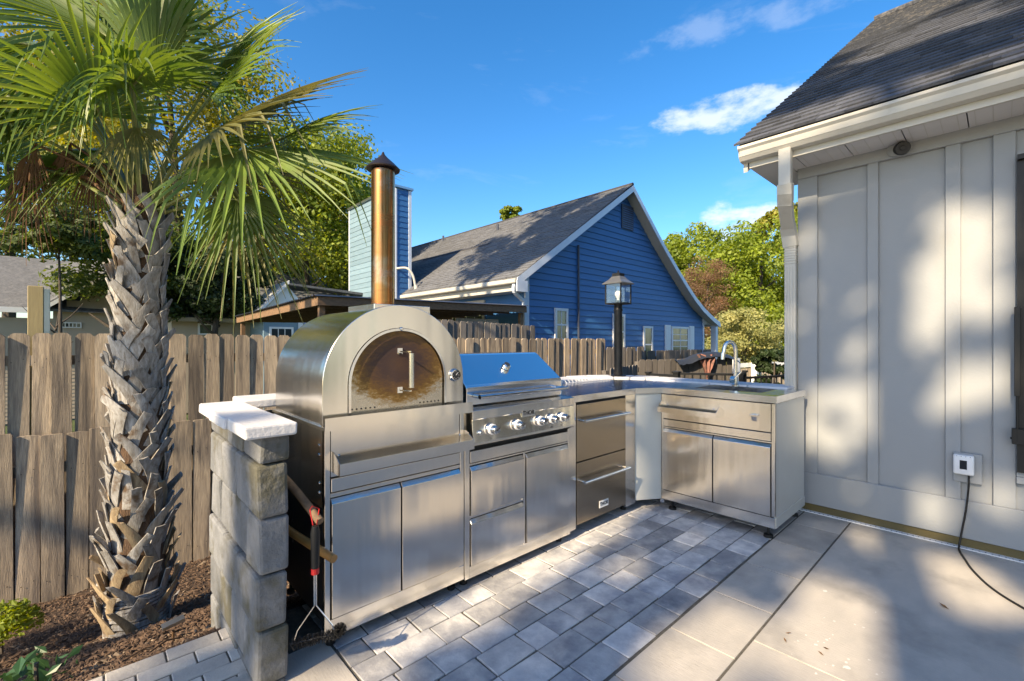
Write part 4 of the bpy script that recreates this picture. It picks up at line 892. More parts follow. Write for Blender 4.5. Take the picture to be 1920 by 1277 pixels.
# tarp and cloth on the dark fence
tp = smooth_path([(8.55, 4.46, .93), (8.8, 4.36, .955), (9.05, 4.26, 1.04), (9.4, 4.12, 1.085), (9.75, 3.98, 1.05), (10.02, 3.86, .93)], 6)
mb = MB(); vs = []
for i, p_ in enumerate(tp):
    n_ = noise.noise((i*.6, 1, 0))*.03
    for k in range(7): a = (k/6-.5); vs.append(p_+Vector((a*.12, a*.30, -(a*2)**2*.10+n_*math.cos(k*2))))
fs = []
for i in range(len(tp)-1):
    for k in range(6): b_ = i*7+k; fs.append((b_, b_+1, b_+8, b_+7))
tag(mb.add(vs, fs).build('tarp', M['tarp'], smooth=True), 'black tarp draped over the top of the dark picket fence', 'tarp')
mb = MB(); vs = []
for i in range(13):
    for k in range(9):
        u = i/12; v_ = k/8; q_ = (.55+(u-.55)*(1-v_*.85)); x = 8.98+.46*q_; vs.append((x-.03-.02*math.sin(u*19+v_*3), 4.235-.19*q_-.05-.03*math.sin(u*19+v_*3), 1.03-.50*v_*(1-.3*abs(u-.55))+.02*math.sin(u*9)))
fs = [(i*9+k, i*9+k+1, i*9+k+10, i*9+k+9) for i in range(12) for k in range(8)]
tag(mb.add(vs, fs).build('cloth', M['cloth'], smooth=True), 'salmon-coloured cloth bundle hanging from the dark picket fence', 'cloth')
# black metal fence
mf = thing('metal_fence', 'black metal picket railing beyond the sink with square posts', 'railing', (8, 3.2, -.9))
def mrun(p, q, z, zb=-.9):
    p = Vector(p); q = Vector(q); Ln = (q-p).length; n_ = int(Ln/.10)
    MB().bar((p.x, p.y, z), (q.x, q.y, z), .03, .03).build('rail', M['black'], mf); MB().bar((p.x, p.y, z-.16), (q.x, q.y, z-.16), .025, .025).build('rail', M['black'], mf)
    for i in range(1, n_):
        c_ = p.lerp(q, i/n_); MB().box(c_.x-.008, c_.y-.008, zb, c_.x+.008, c_.y+.008, z-.016).build('picket', M['black'], mf)
def mpost(x, y, zt, w_=.05): 
    mb = MB(); mb.box(x-w_, y-w_, -.9, x+w_, y+w_, zt); mb.box(x-w_-.012, y-w_-.012, zt+.0005, x+w_+.012, y+w_+.012, zt+.025); mb.build('post', M['black'], mf)
mrun((5.84, 3.44), (5.86, 3.02), .83); mrun((5.86, 3.02), (6.30, 2.34), .86); mrun((6.36, 2.32), (7.3, 2.04), .815)
mpost(5.84, 3.44, .84, .022); mpost(5.86, 3.02, .865, .036); mpost(6.30, 2.34, .865, .028); mpost(6.36, 2.32, .89, .016)
# white fence far right
wf_ = thing('white_fence', 'white panelled fence in front of the bright trees at the right', 'fence', (17, 7, -.9))
for (x, y) in ((15.7, 6.0), (16.35, 5.65), (18.4, 5.2), (20.5, 4.8)): MB().box(x-.09, y-.09, -.95, x+.09, y+.09, .74).build('post', M['white'], wf_)
p, q = Vector((15.6, 6.0)), Vector((22.5, 4.4))
MB().bar((p.x, p.y, .50), (q.x, q.y, .50), .07, .14).build('rail', M['white'], wf_)
for i in range(48):
    c_ = p.lerp(q, (i+.5)/48); MB().bar((c_.x-.07, c_.y+.012, -.3), (c_.x+.07, c_.y-.012, -.3), .03, 1.38).build('panel', M['tan'], wf_)

# ================================================================== BLUE HOUSE
GY = 7.85
bh = thing('blue_house', 'blue lap-sided house with a steep gable, curved lower roof and white trim', 'house', (12, GY, -.9))
EX, EZ = 7.22, 2.80; AX, AZ = 11.9, 5.98; KX, KZ = 15.4, 3.28; TX, TZ = 18.05, 2.04
def roofz(x):   # underside of the roof line at the gable wall
    pts = [(EX-.05, EZ-.03), (AX, AZ), (KX, KZ), (16.6, 2.56), (TX, TZ)]
    for (a, b_), (c_, d) in zip(pts, pts[1:]):
        if x <= c_: return b_+(d-b_)*(x-a)/(c_-a)
    return TZ
def roof_x(z, side):
    if side < 0: return EX+(z-EZ)/(AZ-EZ)*(AX-EX)
    if z > KZ: return AX+(AZ-z)/(AZ-KZ)*(KX-AX)
    return min(KX+(KZ-z)/(KZ-2.56)*(16.6-KX), 16.6)-.12 if z > 2.56 else min(17.3, 16.6+(2.56-z)*2.7-.1)
WL, WR = 7.72, 17.3
MB().prism([(WL, -1), (WR, -1), (WR, roofz(WR)-.12), (KX, KZ-.12), (AX, AZ-.14), (WL, roofz(WL)-.12)], GY+.02, GY+14, 'y').build('wall', M['blue'], bh)
wn_ = [(8.745, 9.255, 1.30, 2.16, 2), (11.31, 11.92, 1.05, 2.12, 2), (12.98, 13.54, .60, 1.79, 1), (14.80, 16.05, .84, 1.82, 2)]
E_ = .169; z = -.2; 
while z < AZ-.3:
    zt = z+E_+.012; zl = z
    xa = max(WL+.10, roof_x(zt+.10, -1)+.0); xb = min(WR-.02, roof_x(zt+.10, 1)); xa0 = max(WL+.10, roof_x(zl+.10, -1)); xb0 = min(WR-.02, roof_x(zl+.10, 1))
    if xb-xa > .1:
        MB().hexa([(xa0, GY-.026, zl), (xb0, GY-.026, zl), (xb0, GY+.02, zl), (xa0, GY+.02, zl), (xa, GY-.001, zt), (xb, GY-.001, zt), (xb, GY+.02, zt), (xa, GY+.02, zt)]).build('siding_board', M['blue'], bh)
    z += E_
MB().box(WL-.02, GY-.030, -.9, WL+.10, GY+.02, roofz(WL+.05)-.14).build('corner_board', M['trimblue'], bh); MB().box(WR-.05, GY-.030, -.9, WR+.06, GY+.02, 2.5).build('corner_board', M['trimblue'], bh)
def win(root, plane, a0, a1, z0, z1, cols, rows_, mf_='white', mp_='panec', fw=.07, grid=True):
    f = MB(); wb(f, plane, a0, a1, z0, z0+fw, .0, .045); wb(f, plane, a0, a1, z1-fw, z1, .0, .045); wb(f, plane, a0, a0+fw*(1 if a1 > a0 else -1), z0+fw+.0005, z1-fw-.0005, .0, .045); wb(f, plane, a1-fw*(1 if a1 > a0 else -1), a1, z0+fw+.0005, z1-fw-.0005, .0, .045)
    f = f.build('window', M[mf_], root)
    s_ = 1 if a1 > a0 else -1; A0, A1 = a0+fw*s_, a1-fw*s_; Z0, Z1 = z0+fw, z1-fw
    wb(MB(), plane, A0, A1, Z0, Z1, .010, .022).build('pane', M[mp_], f)
    g_ = MB()
    for i in range(1, cols): x = A0+(A1-A0)*i/cols; wb(g_, plane, x-.010, x+.010, Z0+.001, Z1-.001, .0225, .034)
    for i in range(1, rows_): zz = Z0+(Z1-Z0)*i/rows_; wb(g_, plane, A0+.001*s_, A1-.001*s_, zz-(.022 if i*2 == rows_ else .009), zz+(.022 if i*2 == rows_ else .009), .0222, .0338)
    if g_.v: g_.build('muntins', M[mf_], f)
    return f
for a, b_, z0_, z1_, c_ in wn_: win(bh, ('y', GY-.014), a, b_, z0_, z1_, c_, 4 if c_ == 2 and b_-a > 1 else 2)
for a, b_ in ((14.36, 14.74), (16.11, 16.50)):
    mb = MB(); wb(mb, ('y', GY-.014), a, b_, .80, 1.86, .0, .03)
    for zz in (.84, 1.36): wb(mb, ('y', GY-.014), a+.06, b_-.06, zz, zz+.46, .0305, .04)
    mb.build('shutter', M['white'], bh)
vr = MB(); wb(vr, ('y', GY-.022), 11.76, 12.38, 4.72, 5.45, 0, .03); vr = vr.build('gable_vent', M['vent'], bh)
for k in range(10): MB().hexa([(11.80, GY-.055, 4.76+.066*k), (12.34, GY-.055, 4.76+.066*k), (12.34, GY-.0445, 4.76+.066*k), (11.80, GY-.0445, 4.76+.066*k), (11.80, GY-.070, 4.74+.066*k), (12.34, GY-.070, 4.74+.066*k), (12.34, GY-.066, 4.74+.066*k), (11.80, GY-.066, 4.74+.066*k)]).build('louvre', M['blue'], vr)
MB().tube([(9.69, GY-.05, 3.90), (9.69, GY-.05, -.5)], .03, 8).build('vent_pipe', M['vent'], bh, smooth=True)
# roof slabs with overhang
OY = GY-.34
def roof_slab(x0, z0, x1, z1, nm='roof', y1=GY+14, th=.10, m='rooftan', y0=OY):
    return MB().hexa([(x0, y0, z0-th), (x1, y0, z1-th), (x1, y1, z1-th), (x0, y1, z0-th), (x0, y0, z0), (x1, y0, z1), (x1, y1, z1), (x0, y1, z0)]).build(nm, M[m], bh)
r1 = roof_slab(EX-.06, EZ-.02, AX, AZ)
pr = [(AX, AZ), (13.55, 4.62), (14.6, 3.84), (KX, KZ), (16.0, 2.90), (16.6, 2.58), (17.3, 2.30), (TX, TZ)]
mb = MB()
for (a, b_), (c_, d) in zip(pr, pr[1:]): mb.hexa([(a, OY, b_-.1), (c_, OY, d-.1), (c_, GY+14, d-.1), (a, GY+14, b_-.1), (a, OY, b_), (c_, OY, d), (c_, GY+14, d), (a, GY+14, b_)])
mb.build('roof', M['rooftan'], bh)
# rakes
mb = MB(); mb.hexa([(EX-.10, OY-.022, EZ-.24), (AX, OY-.022, AZ-.21), (AX, OY-.001, AZ-.21), (EX-.10, OY-.001, EZ-.24), (EX-.10, OY-.022, EZ-.045), (AX, OY-.022, AZ-.02), (AX, OY-.001, AZ-.02), (EX-.10, OY-.001, EZ-.045)])
mb.build('rake_board', M['trimblue'], bh)
MB().box(EX-.12, OY-.026, EZ-.36, EX+.22, OY-.0005, EZ-.10).build('rake_foot', M['trimblue'], bh)
mb = MB()
for (a, b_), (c_, d) in zip(pr, pr[1:]): mb.hexa([(a, OY-.022, b_-.20), (c_, OY-.022, d-.20), (c_, OY-.001, d-.20), (a, OY-.001, b_-.20), (a, OY-.022, b_-.02), (c_, OY-.022, d-.02), (c_, OY-.001, d-.02), (a, OY-.001, b_-.02)])
mb.build('rake_board', M['trimblue'], bh)
mb = MB()
for (a, b_), (c_, d) in zip([(EX-.05, EZ-.02)]+pr, pr): mb.hexa([(a, OY, b_-.14), (c_, OY, d-.14), (c_, GY+.015, d-.14), (a, GY+.015, b_-.14), (a, OY, b_-.101), (c_, OY, d-.101), (c_, GY+.015, d-.101), (a, GY+.015, b_-.101)])
mb.build('soffit', M['gutter'], bh)
# shingle courses on the near slope
mb = MB(); sv = Vector((AX-EX, 0, AZ-EZ)); SLn = sv.length; sv.normalize(); sn = Vector((-sv.z, 0, sv.x)); k = 0; rnd = random.Random(8)
while k*.145 < SLn:
    yy = OY-.02
    while yy < GY+13.5:
        wd = rnd.uniform(.25, .95); a = Vector((EX-.06, 0, EZ-.02))+sv*(k*.145)+sn*.001; b_ = a+sv*.16; o1 = sn*rnd.uniform(.012, .026)
        mb.add([a+o1+Vector((0,yy,0)), a+o1+Vector((0,yy+wd-.006,0)), b_+sn*.004+Vector((0,yy+wd-.006,0)), b_+sn*.004+Vector((0,yy,0)), a+Vector((0,yy,0)), a+Vector((0,yy+wd-.006,0))], [(0,3,2,1), (0,1,5,4)]); yy += wd
    k += 1
mb.build('shingle_courses', M['rooftan'], r1, kind='stuff')
MB().tube([(AX, OY, AZ+.02), (AX, GY+14, AZ+.02)], .05, 6).build('ridge_cap', M['roofblk'], r1)
for (y_, f_) in ((12.6, .80), (17, .93)): 
    c_ = Vector((EX, y_, EZ))+Vector((AX-EX, 0, AZ-EZ))*f_; MB().tube([c_, c_+Vector((0,0,.26))], .045, 8).build('vent_stack', M['vent'], r1)
mb = MB(); c_ = Vector((EX, 11.6, EZ))+Vector((AX-EX, 0, AZ-EZ))*.52; mb.hexa([c_+Vector((0,0,.03)), c_+Vector((.12,0,.11)), c_+Vector((.12,4.0,.11)), c_+Vector((0,4.0,.03)), c_+Vector((0,0,.06)), c_+Vector((.12,0,.14)), c_+Vector((.12,4.0,.14)), c_+Vector((0,4.0,.06))]); mb.build('ridge_vent', M['roofblk'], r1)
# gutter, fascia, downspout, side wall
MB().box(EX-.13, OY+.05, EZ-.17, EX-.02, GY+13, EZ-.06).build('gutter', M['gutter'], bh, bevel=.02)
MB().box(EX+.02, OY+.02, EZ-.32, WL-.18, GY+13, EZ-.16).build('fascia', M['gutter'], bh)
MB().box(WL-.179, GY-.02, EZ-.32, WL-.021, GY+13, EZ-.16).build('fascia', M['gutter'], bh)
ds = MB(); rect_path(ds, smooth_path([(EX-.05, OY+.14, EZ-.16), (EX-.04, OY+.15, EZ-.36), (WL-.14, OY+.30, EZ-.52), (WL-.06, OY+.32, EZ-.66), (WL-.06, OY+.32, .2), (WL-.06, OY+.32, -.9)], 5), .08, .06); ds.build('downspout', M['trimblue'], bh)
mb = MB(); z = -.9
while z < EZ-.35:
    mb.hexa([(WL-.016, GY+.001, z), (WL+.02, GY+.001, z), (WL+.02, GY+13, z), (WL-.016, GY+13, z), (WL-.004, GY+.001, z+.18), (WL+.02, GY+.001, z+.18), (WL+.02, GY+13, z+.18), (WL-.004, GY+13, z+.18)]); z += E_
mb.build('side_siding', M['blue'], bh, kind='stuff')
win(bh, ('x', WL-.015), 9.35, 11.6, 1.6, 2.40, 6, 1, 'gutter', 'panec', .09)
# chimney chase
CX0, CX1, CY0, CY1, CZ = 6.95, 7.47, 12.8, 16.2, 6.08
ch = MB().box(CX0+.02, CY0+.02, -.9, CX1, CY1-.02, CZ).build('chimney', M['palebl'], bh)
z = 1.6
while z < CZ-.12:
    MB().hexa([(CX0-.016, CY0+.03, z), (CX0+.02, CY0+.03, z), (CX0+.02, CY1-.03, z), (CX0-.016, CY1-.03, z), (CX0-.002, CY0+.03, z+.185), (CX0+.02, CY0+.03, z+.185), (CX0+.02, CY1-.03, z+.185), (CX0-.002, CY1-.03, z+.185)]).build('siding_board', M['palebl'], ch)  # sunlit side painted in the paler blue, shaded end in the deep blue
    MB().hexa([(CX0+.03, CY0-.016, z), (CX1-.08, CY0-.016, z), (CX1-.08, CY0+.02, z), (CX0+.03, CY0+.02, z), (CX0+.03, CY0-.002, z+.185), (CX1-.08, CY0-.002, z+.185), (CX1-.08, CY0+.02, z+.185), (CX0+.03, CY0+.02, z+.185)]).build('siding_board', M['blue'], ch); z += .172
for a, b_, c_, d in ((CX0-.03, CY0-.03, CX0+.028, CY0+.028), (CX0-.03, CY1-.028, CX0+.028, CY1+.03), (CX1-.078, CY0-.03, CX1+.02, CY0+.028)): MB().box(a, b_, 1.4, c_, d, CZ-.02).build('corner_board', M['trimblue'], ch)
MB().box(CX0-.07, CY0-.07, CZ, CX1+.07, CY1+.07, CZ+.07).build('chimney_cap', M['capgal'], ch)
fxl = MB(); fxl.tube(smooth_path([(CX0-.02, CY0+.1, 3.55), (CX0+.2, CY0-.3, 3.56), (CX0+.35, CY0-.42, 3.35), (CX0+.42, CY0-.46, 3.0)], 5), .035, 8); fxl.lathe([(.03, 0), (.07, .05), (.05, .30)], (CX0+.44, CY0-.47, 2.72), 10); fxl.build('flood_light', M['gutter'], ch)
# rear wing with its roof and small gable
MB().hexa([(4.2, 17.5, 2.5), (7.9, 17.5, 2.5), (7.9, 24, 5.0), (4.2, 24, 5.0), (4.2, 17.5, 2.6), (7.9, 17.5, 2.6), (7.9, 24, 5.1), (6.6, 24, 5.1)]).build('rear_roof', M['rooftan'], bh)
MB().box(4.4, 17.8, -.9, 7.6, 24, 2.5).build('rear_wall', M['palebl'], bh)
# porch at the right end
MB().box(17.35, GY+.6, -.9, 17.9, GY+1.2, 2.45).build('stone_pier', M['brick'], bh); MB().box(18.35, GY-.05, -.9, 18.55, GY+.15, 1.95).build('porch_column', M['trimblue'], bh)
MB().box(17.37, GY-.05, 1.95, 18.7, GY+.12, 2.12).build('porch_beam', M['trimblue'], bh)
MB().box(TX-.05, OY, TZ-.16, TX+.07, GY+14, TZ-.05).build('gutter', M['trimblue'], bh)
# lean-to porch roof of the neighbour
ln = thing('lean_to_roof', 'low corrugated lean-to roof on orange timber framing beside the blue house', 'roof', (5, 8, -.9))
L0, L1, LY0, LY1 = 2.72, 7.50, 7.60, 13.2
def lz(x, y): return 2.015 + (x-L0)/(L1-L0)*.085 - (y-LY0)*.022
mb = MB(); n_ = 90; vs = []
for i in range(n_+1):
    y = LY0-.06+(LY1-LY0)*i/n_
    for x in (L0-.06, L1+.04): vs.append((x, y, lz(x, y)+.030+.016*math.sin(i*math.pi)+(.018 if i % 2 else -.008)))
mb.add(vs, [(2*i, 2*i+1, 2*i+3, 2*i+2) for i in range(n_)]).build('corrugated_sheet', M['vent'], ln)
MB().bar((L0, LY0, lz(L0, LY0)-.055), (L1, LY0, lz(L1, LY0)-.055), .04, .14).build('beam', M['beam'], ln)
MB().bar((L0+.021, LY0+.021, lz(L0, LY0)-.055), (L0+.021, LY1, lz(L0, LY1)-.055), .04, .14).build('beam', M['beam'], ln)
for k in range(9): y = LY0+.6*(k+1); MB().bar((L0+.045, y, lz(L0, y)-.06), (L1, y, lz(L1, y)-.06), .04, .11).build('rafter', M['beam'], ln)
for x, y in ((L0+.1, LY0+.1), (L1-.08, LY0+.1), (L0+.1, LY1-.2)): MB().box(x-.045, y-.045, -.95, x+.045, y+.045, lz(x, y)-.13).build('post', M['beam'], ln)
MB().box(5.7, 7.9, 1.36, 6.9, 7.93, 1.80).build('awning_panel', M['tan'], ln)
# ================================================================== FAR HOUSES
def lap_wall(x0, x1, y, z0, zf, m, root, exp=.11):
    mb = MB(); z = z0
    while z < zf(0)+4:
        xa, xb = x0, x1
        # clip against roof line by sampling
        n_ = 24; xs_ = [x0+(x1-x0)*i/n_ for i in range(n_+1)]
        ok = [x for x in xs_ if zf(x) >= z+exp]
        if not ok: break
        mb.hexa([(ok[0], y-.014, z), (ok[-1], y-.014, z), (ok[-1], y+.05, z), (ok[0], y+.05, z), (ok[0], y-.002, z+exp), (ok[-1], y-.002, z+exp), (ok[-1], y+.05, z+exp), (ok[0], y+.05, z+exp)]); z += exp
    return mb.build('siding', M[m], root)
th = thing('tan_house', 'tan lap-sided house with a striped-shadow shingle roof at the far left', 'house', (-1.5, 18, -.9))
lap_wall(-6, .62, 18, -.9, lambda x: 2.02 if x < -1.05 else 2.02+(x+1.05)*.80, 'tan', th, .105)
MB().hexa([(-7, 17.7, 2.12), (.35, 17.7, 2.12), (.35, 23, 4.1), (-7, 23, 4.1), (-7, 17.7, 2.2), (-.9, 17.7, 2.2), (.35, 23, 4.2), (-7, 23, 4.2)]).build('roof', M['rooftan'], th)
MB().hexa([(-1.1, 17.6, 2.08), (.9, 17.6, 3.66), (.9, 22, 4.3), (-1.1, 22, 3.8), (-1.1, 17.6, 2.16), (.9, 17.6, 3.74), (.9, 22, 4.4), (-1.1, 22, 3.9)]).build('roof', M['rooftan'], th)
MB().box(-7, 17.58, 2.06, -.98, 17.68, 2.20).build('gutter', M['white'], th)
MB().hexa([(-1.12, 17.56, 1.98), (.9, 17.56, 3.56), (.9, 17.59, 3.56), (-1.12, 17.59, 1.98), (-1.12, 17.56, 2.10), (.9, 17.56, 3.68), (.9, 17.59, 3.68), (-1.12, 17.59, 2.10)]).build('rake_board', M['white'], th)
win(th, ('y', 17.985), -.62, -.18, 1.68, 1.84, 5, 1, 'white', 'pane', .03)
t2 = thing('tan_cottage', 'low tan cottage with a hipped roof seen between palm trunk and lean-to', 'house', (3, 18, -.9))
MB().box(1.8, 17, -.9, 4.3, 21, 1.97).build('wall', M['tan'], t2)
MB().hexa([(1.4, 16.7, 1.98), (4.5, 16.7, 1.98), (4.5, 21, 1.98), (1.4, 21, 1.98), (2.0, 18.6, 3.1), (2.9, 18.6, 3.1), (2.9, 19.4, 3.1), (2.0, 19.4, 3.1)]).build('roof', M['rooftan'], t2)
MB().box(1.4, 16.62, 1.90, 4.5, 16.72, 2.02).build('gutter', M['tan'], t2); win(t2, ('y', 16.99), 2.45, 2.85, 1.50, 1.86, 1, 1, 'white', 'panec', .05)
t3 = thing('white_gabled_house', 'pale blue house with a small white gable behind the lean-to', 'house', (5, 16, -.9))
MB().box(3.9, 15.4, -.9, 6.8, 17.5, 2.1).build('wall', M['palebl'], t3)
MB().prism([(3.7, 2.05), (4.55, 3.05), (5.4, 2.05)], 15.3, 15.42, 'y').build('gable', M['white'], t3)
MB().hexa([(4.55, 15.1, 3.06), (7.0, 15.1, 2.9), (7.0, 17, 3.1), (4.55, 17, 3.1), (4.55, 15.1, 3.12), (7.0, 15.1, 2.98), (7.0, 17, 3.2), (4.55, 17, 3.2)]).build('roof', M['rooftan'], t3)
MB().hexa([(3.5, 15.1, 1.9), (4.55, 15.1, 3.1), (4.55, 17, 3.1), (3.5, 17, 1.9), (3.5, 15.1, 2.0), (4.55, 15.1, 3.2), (4.55, 17, 3.2), (3.5, 17, 2.0)]).build('roof', M['white'], t3)
MB().box(4.9, 15.36, 1.3, 6.6, 15.39, 2.02).build('door_surround', M['white'], t3); MB().box(5.05, 15.33, 1.2, 6.45, 15.355, 1.88).build('garage_door', M['blue'], t3)
win(t3, ('y', 15.39), 4.05, 4.75, 1.3, 1.75, 3, 1, 'white', 'pane', .06)

# ================================================================== TREES
def crown_mesh(name, seed, rx, ry, rz, nb, nl, leaf, m, hollow=.35, br=(.22, .42)):
    rnd = random.Random(seed); v = []; f = []
    for b in range(nb):
        while True:
            d = Vector((rnd.uniform(-1,1), rnd.uniform(-1,1), rnd.uniform(-.85,1)))
            if .25 < d.length < 1: break
        c = Vector((d.x*rx, d.y*ry, d.z*rz)); r_ = rnd.uniform(*br)*min(rx, rz)
        for i in range(nl):
            q = Vector((rnd.gauss(0,1), rnd.gauss(0,1), rnd.gauss(0,1))).normalized(); rr_ = r_*rnd.random()**hollow*(1+.25*noise.noise(q*2+c))
            p = c+Vector((q.x*rr_*1.15, q.y*rr_*1.15, q.z*rr_*.8)); s_ = leaf*rnd.uniform(.55, 1.3)
            n_ = (q+Vector((rnd.gauss(0,.6), rnd.gauss(0,.6), rnd.gauss(.3,.6)))).normalized(); u = n_.orthogonal().normalized(); u = Matrix.Rotation(rnd.uniform(0, 6.28), 3, n_) @ u; w_ = n_.cross(u)
            k = len(v); v += [p-u*s_, p-w_*s_*.55, p+u*s_, p+w_*s_*.55]; f.append((k, k+1, k+2, k+3))
    me = bpy.data.meshes.new(name); me.from_pydata(v, [], f); me.materials.append(M[m]); return me
def trunk_mb(c, h, r_, rnd, limbs=6, spread=1.0):
    mb = MB(); b = Vector(c); top = b+Vector((rnd.uniform(-.4,.4), rnd.uniform(-.4,.4), h)); mid = b.lerp(top, .5)+Vector((rnd.uniform(-.25,.25), rnd.uniform(-.25,.25), 0))
    mb.tube(smooth_path([b, mid, top], 4), [r_*(1-.75*i/8) for i in range(9)], 10)
    for i in range(limbs):
        t = rnd.uniform(.35, .9); p = b.lerp(top, t); a = rnd.uniform(0, 6.28); l = rnd.uniform(.25, .5)*h*spread
        e = p+Vector((math.cos(a)*l, math.sin(a)*l, l*rnd.uniform(.4, 1))); m_ = p.lerp(e, .5)+Vector((0,0,-.08*l))
        mb.tube([p, m_, e], [r_*.38, r_*.24, r_*.08], 7)
    return mb
crowns = {}
def tree(label, cat, x, y, h, rx, rz, kind, trunk_r=.2, zc=None, gz=-.95, grp=None, seed=0, nb=46, nl=420, leaf=.10, br=(.22,.42), trunkm='bark', tree_name='tree'):
    rnd = random.Random(seed+100)
    root = thing(tree_name, label, cat, (x, y, gz), grp)
    zc = zc if zc is not None else h-rz
    key = (kind, seed % 3, rx, rz, nb, nl)
    me = crown_mesh('crown', seed+7, rx, rx, rz, nb, nl, leaf, kind, br=br)
    o = link('crown', me, None, root); o.location = (x, y, zc); o.rotation_euler.z = rnd.uniform(0, 6)
    trunk_mb((x, y, gz), zc-gz+rz*.35, trunk_r, rnd, spread=rx/(zc-gz)*1.2).build('trunk', M[trunkm], root, smooth=True)
    return root
def at(px, py, D):
    t = (px-960)/853; return FV*D + RV*D*t + UV*(1.3+D*(640-py)/853)
def tree_at(label, px, py, D, rpx, rzpx, kind, **k):
    c = at(px, py, D); r_ = rpx/853*D; rz_ = rzpx/853*D
    return tree(label, k.pop('cat', 'tree'), c.x, c.y, c.z+rz_, r_, rz_, kind, zc=c.z, **k)
tree_at('tall yellowing oak rising behind the palm crown', 330, 200, 17, 170, 230, 'gold', seed=1, nb=60, nl=380, leaf=.085, trunk_r=.25)
tree_at('dense oak filling the far left edge above the tan house roof', 10, 330, 20, 230, 200, 'oak', seed=2, nb=60, nl=420, leaf=.10, trunk_r=.3)
tree_at('broad green oak sloping down toward the blue chimney', 570, 390, 19, 140, 180, 'lime', seed=3, nb=60, nl=420, leaf=.095, trunk_r=.18)
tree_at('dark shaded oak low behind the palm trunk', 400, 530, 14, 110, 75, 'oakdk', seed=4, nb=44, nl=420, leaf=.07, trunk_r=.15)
tree_at('leafy oak between palm trunk and tan house', 240, 460, 13, 120, 110, 'oak', seed=5, nb=44, nl=420, leaf=.07, trunk_r=.18)
tree_at('golden oak peeping between palm fronds at the upper left', 120, 200, 24, 130, 150, 'gold', seed=6, nb=40, nl=420, leaf=.12, trunk_r=.25)
tree_at('low overhanging branch tree in front of the tan roof', 100, 440, 11, 95, 42, 'oak', seed=7, nb=26, nl=320, leaf=.06, trunk_r=.06)
tree_at('olive green tree right behind the tall tree trunk', 620, 470, 30, 120, 130, 'gold', seed=8, nb=46, nl=420, leaf=.14, trunk_r=.2)
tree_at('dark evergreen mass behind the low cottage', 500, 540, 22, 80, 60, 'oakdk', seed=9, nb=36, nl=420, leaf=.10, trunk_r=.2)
pt = thing('pine_trunk', 'straight bare dark trunk standing left of the blue chimney', 'tree', at(622, 640, 22)-UV*2.2)
c_ = at(622, 640, 22); MB().tube([(c_.x, c_.y, -.95), (c_.x+.05, c_.y, 4), (c_.x-.1, c_.y, 9)], [.26, .2, .12], 12).build('trunk', M['bark'], pt, smooth=True)
link('crown', crown_mesh('crown', 60, 2.2, 2.2, 1.6, 24, 300, .12, 'oak'), None, pt).location = (c_.x-.1, c_.y, 8.6)
tree_at('small treetop peeping over the ridge of the blue roof', 962, 412, 45, 34, 22, 'lime', seed=10, nb=16, nl=300, leaf=.16, trunk_r=.2)
tree_at('round bright green tree just right of the blue gable', 1300, 520, 34, 75, 90, 'lime', seed=11, nb=50, nl=380, leaf=.13, trunk_r=.25)
tree_at('tall bright yellow-green tree beside the pale house', 1430, 520, 30, 95, 110, 'lime', seed=12, nb=70, nl=420, leaf=.12, trunk_r=.3)
tree_at('pine-like tree with the highest top at the right', 1475, 430, 33, 52, 45, 'gold', seed=13, nb=36, nl=340, leaf=.13, trunk_r=.25)
tree_at('dense green tree filling low behind the pale shrub', 1380, 570, 36, 90, 90, 'lime', seed=14, nb=50, nl=380, leaf=.14, trunk_r=.25)
tree_at('rust-coloured bare tree against the green trees', 1322, 560, 28, 46, 80, 'rust', seed=15, nb=90, nl=170, leaf=.045, trunk_r=.12)
tree_at('pale silvery shrub behind the white fence', 1400, 640, 24, 70, 60, 'pale', seed=16, nb=50, nl=380, leaf=.07, trunk_r=.1, cat='shrub', tree_name='shrub')
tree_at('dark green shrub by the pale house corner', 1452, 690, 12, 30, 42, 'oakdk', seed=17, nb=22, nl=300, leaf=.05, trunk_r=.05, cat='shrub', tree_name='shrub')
tree_at('bright low hedge at the foot of the trees', 1470, 640, 27, 60, 60, 'lime', seed=18, nb=40, nl=380, leaf=.10, trunk_r=.1, cat='hedge', tree_name='hedge')
# trees behind and beside the viewer: they stand in the reflections and cast the dappled shade
for i, (x, y, h, r_, lb) in enumerate(((-9, -14, 11, 4.5, 'green oak far behind the viewpoint at the left'), (0, -17, 12, 5, 'yellowing oak straight behind the viewpoint'), (8, -16, 10, 4.5, 'green oak behind the pale house'))):
    tree(lb, 'tree', x, y, h, r_, r_*.8, 'oak' if i != 1 else 'gold', seed=30+i, nb=30, nl=260, leaf=.22, trunk_r=.3)
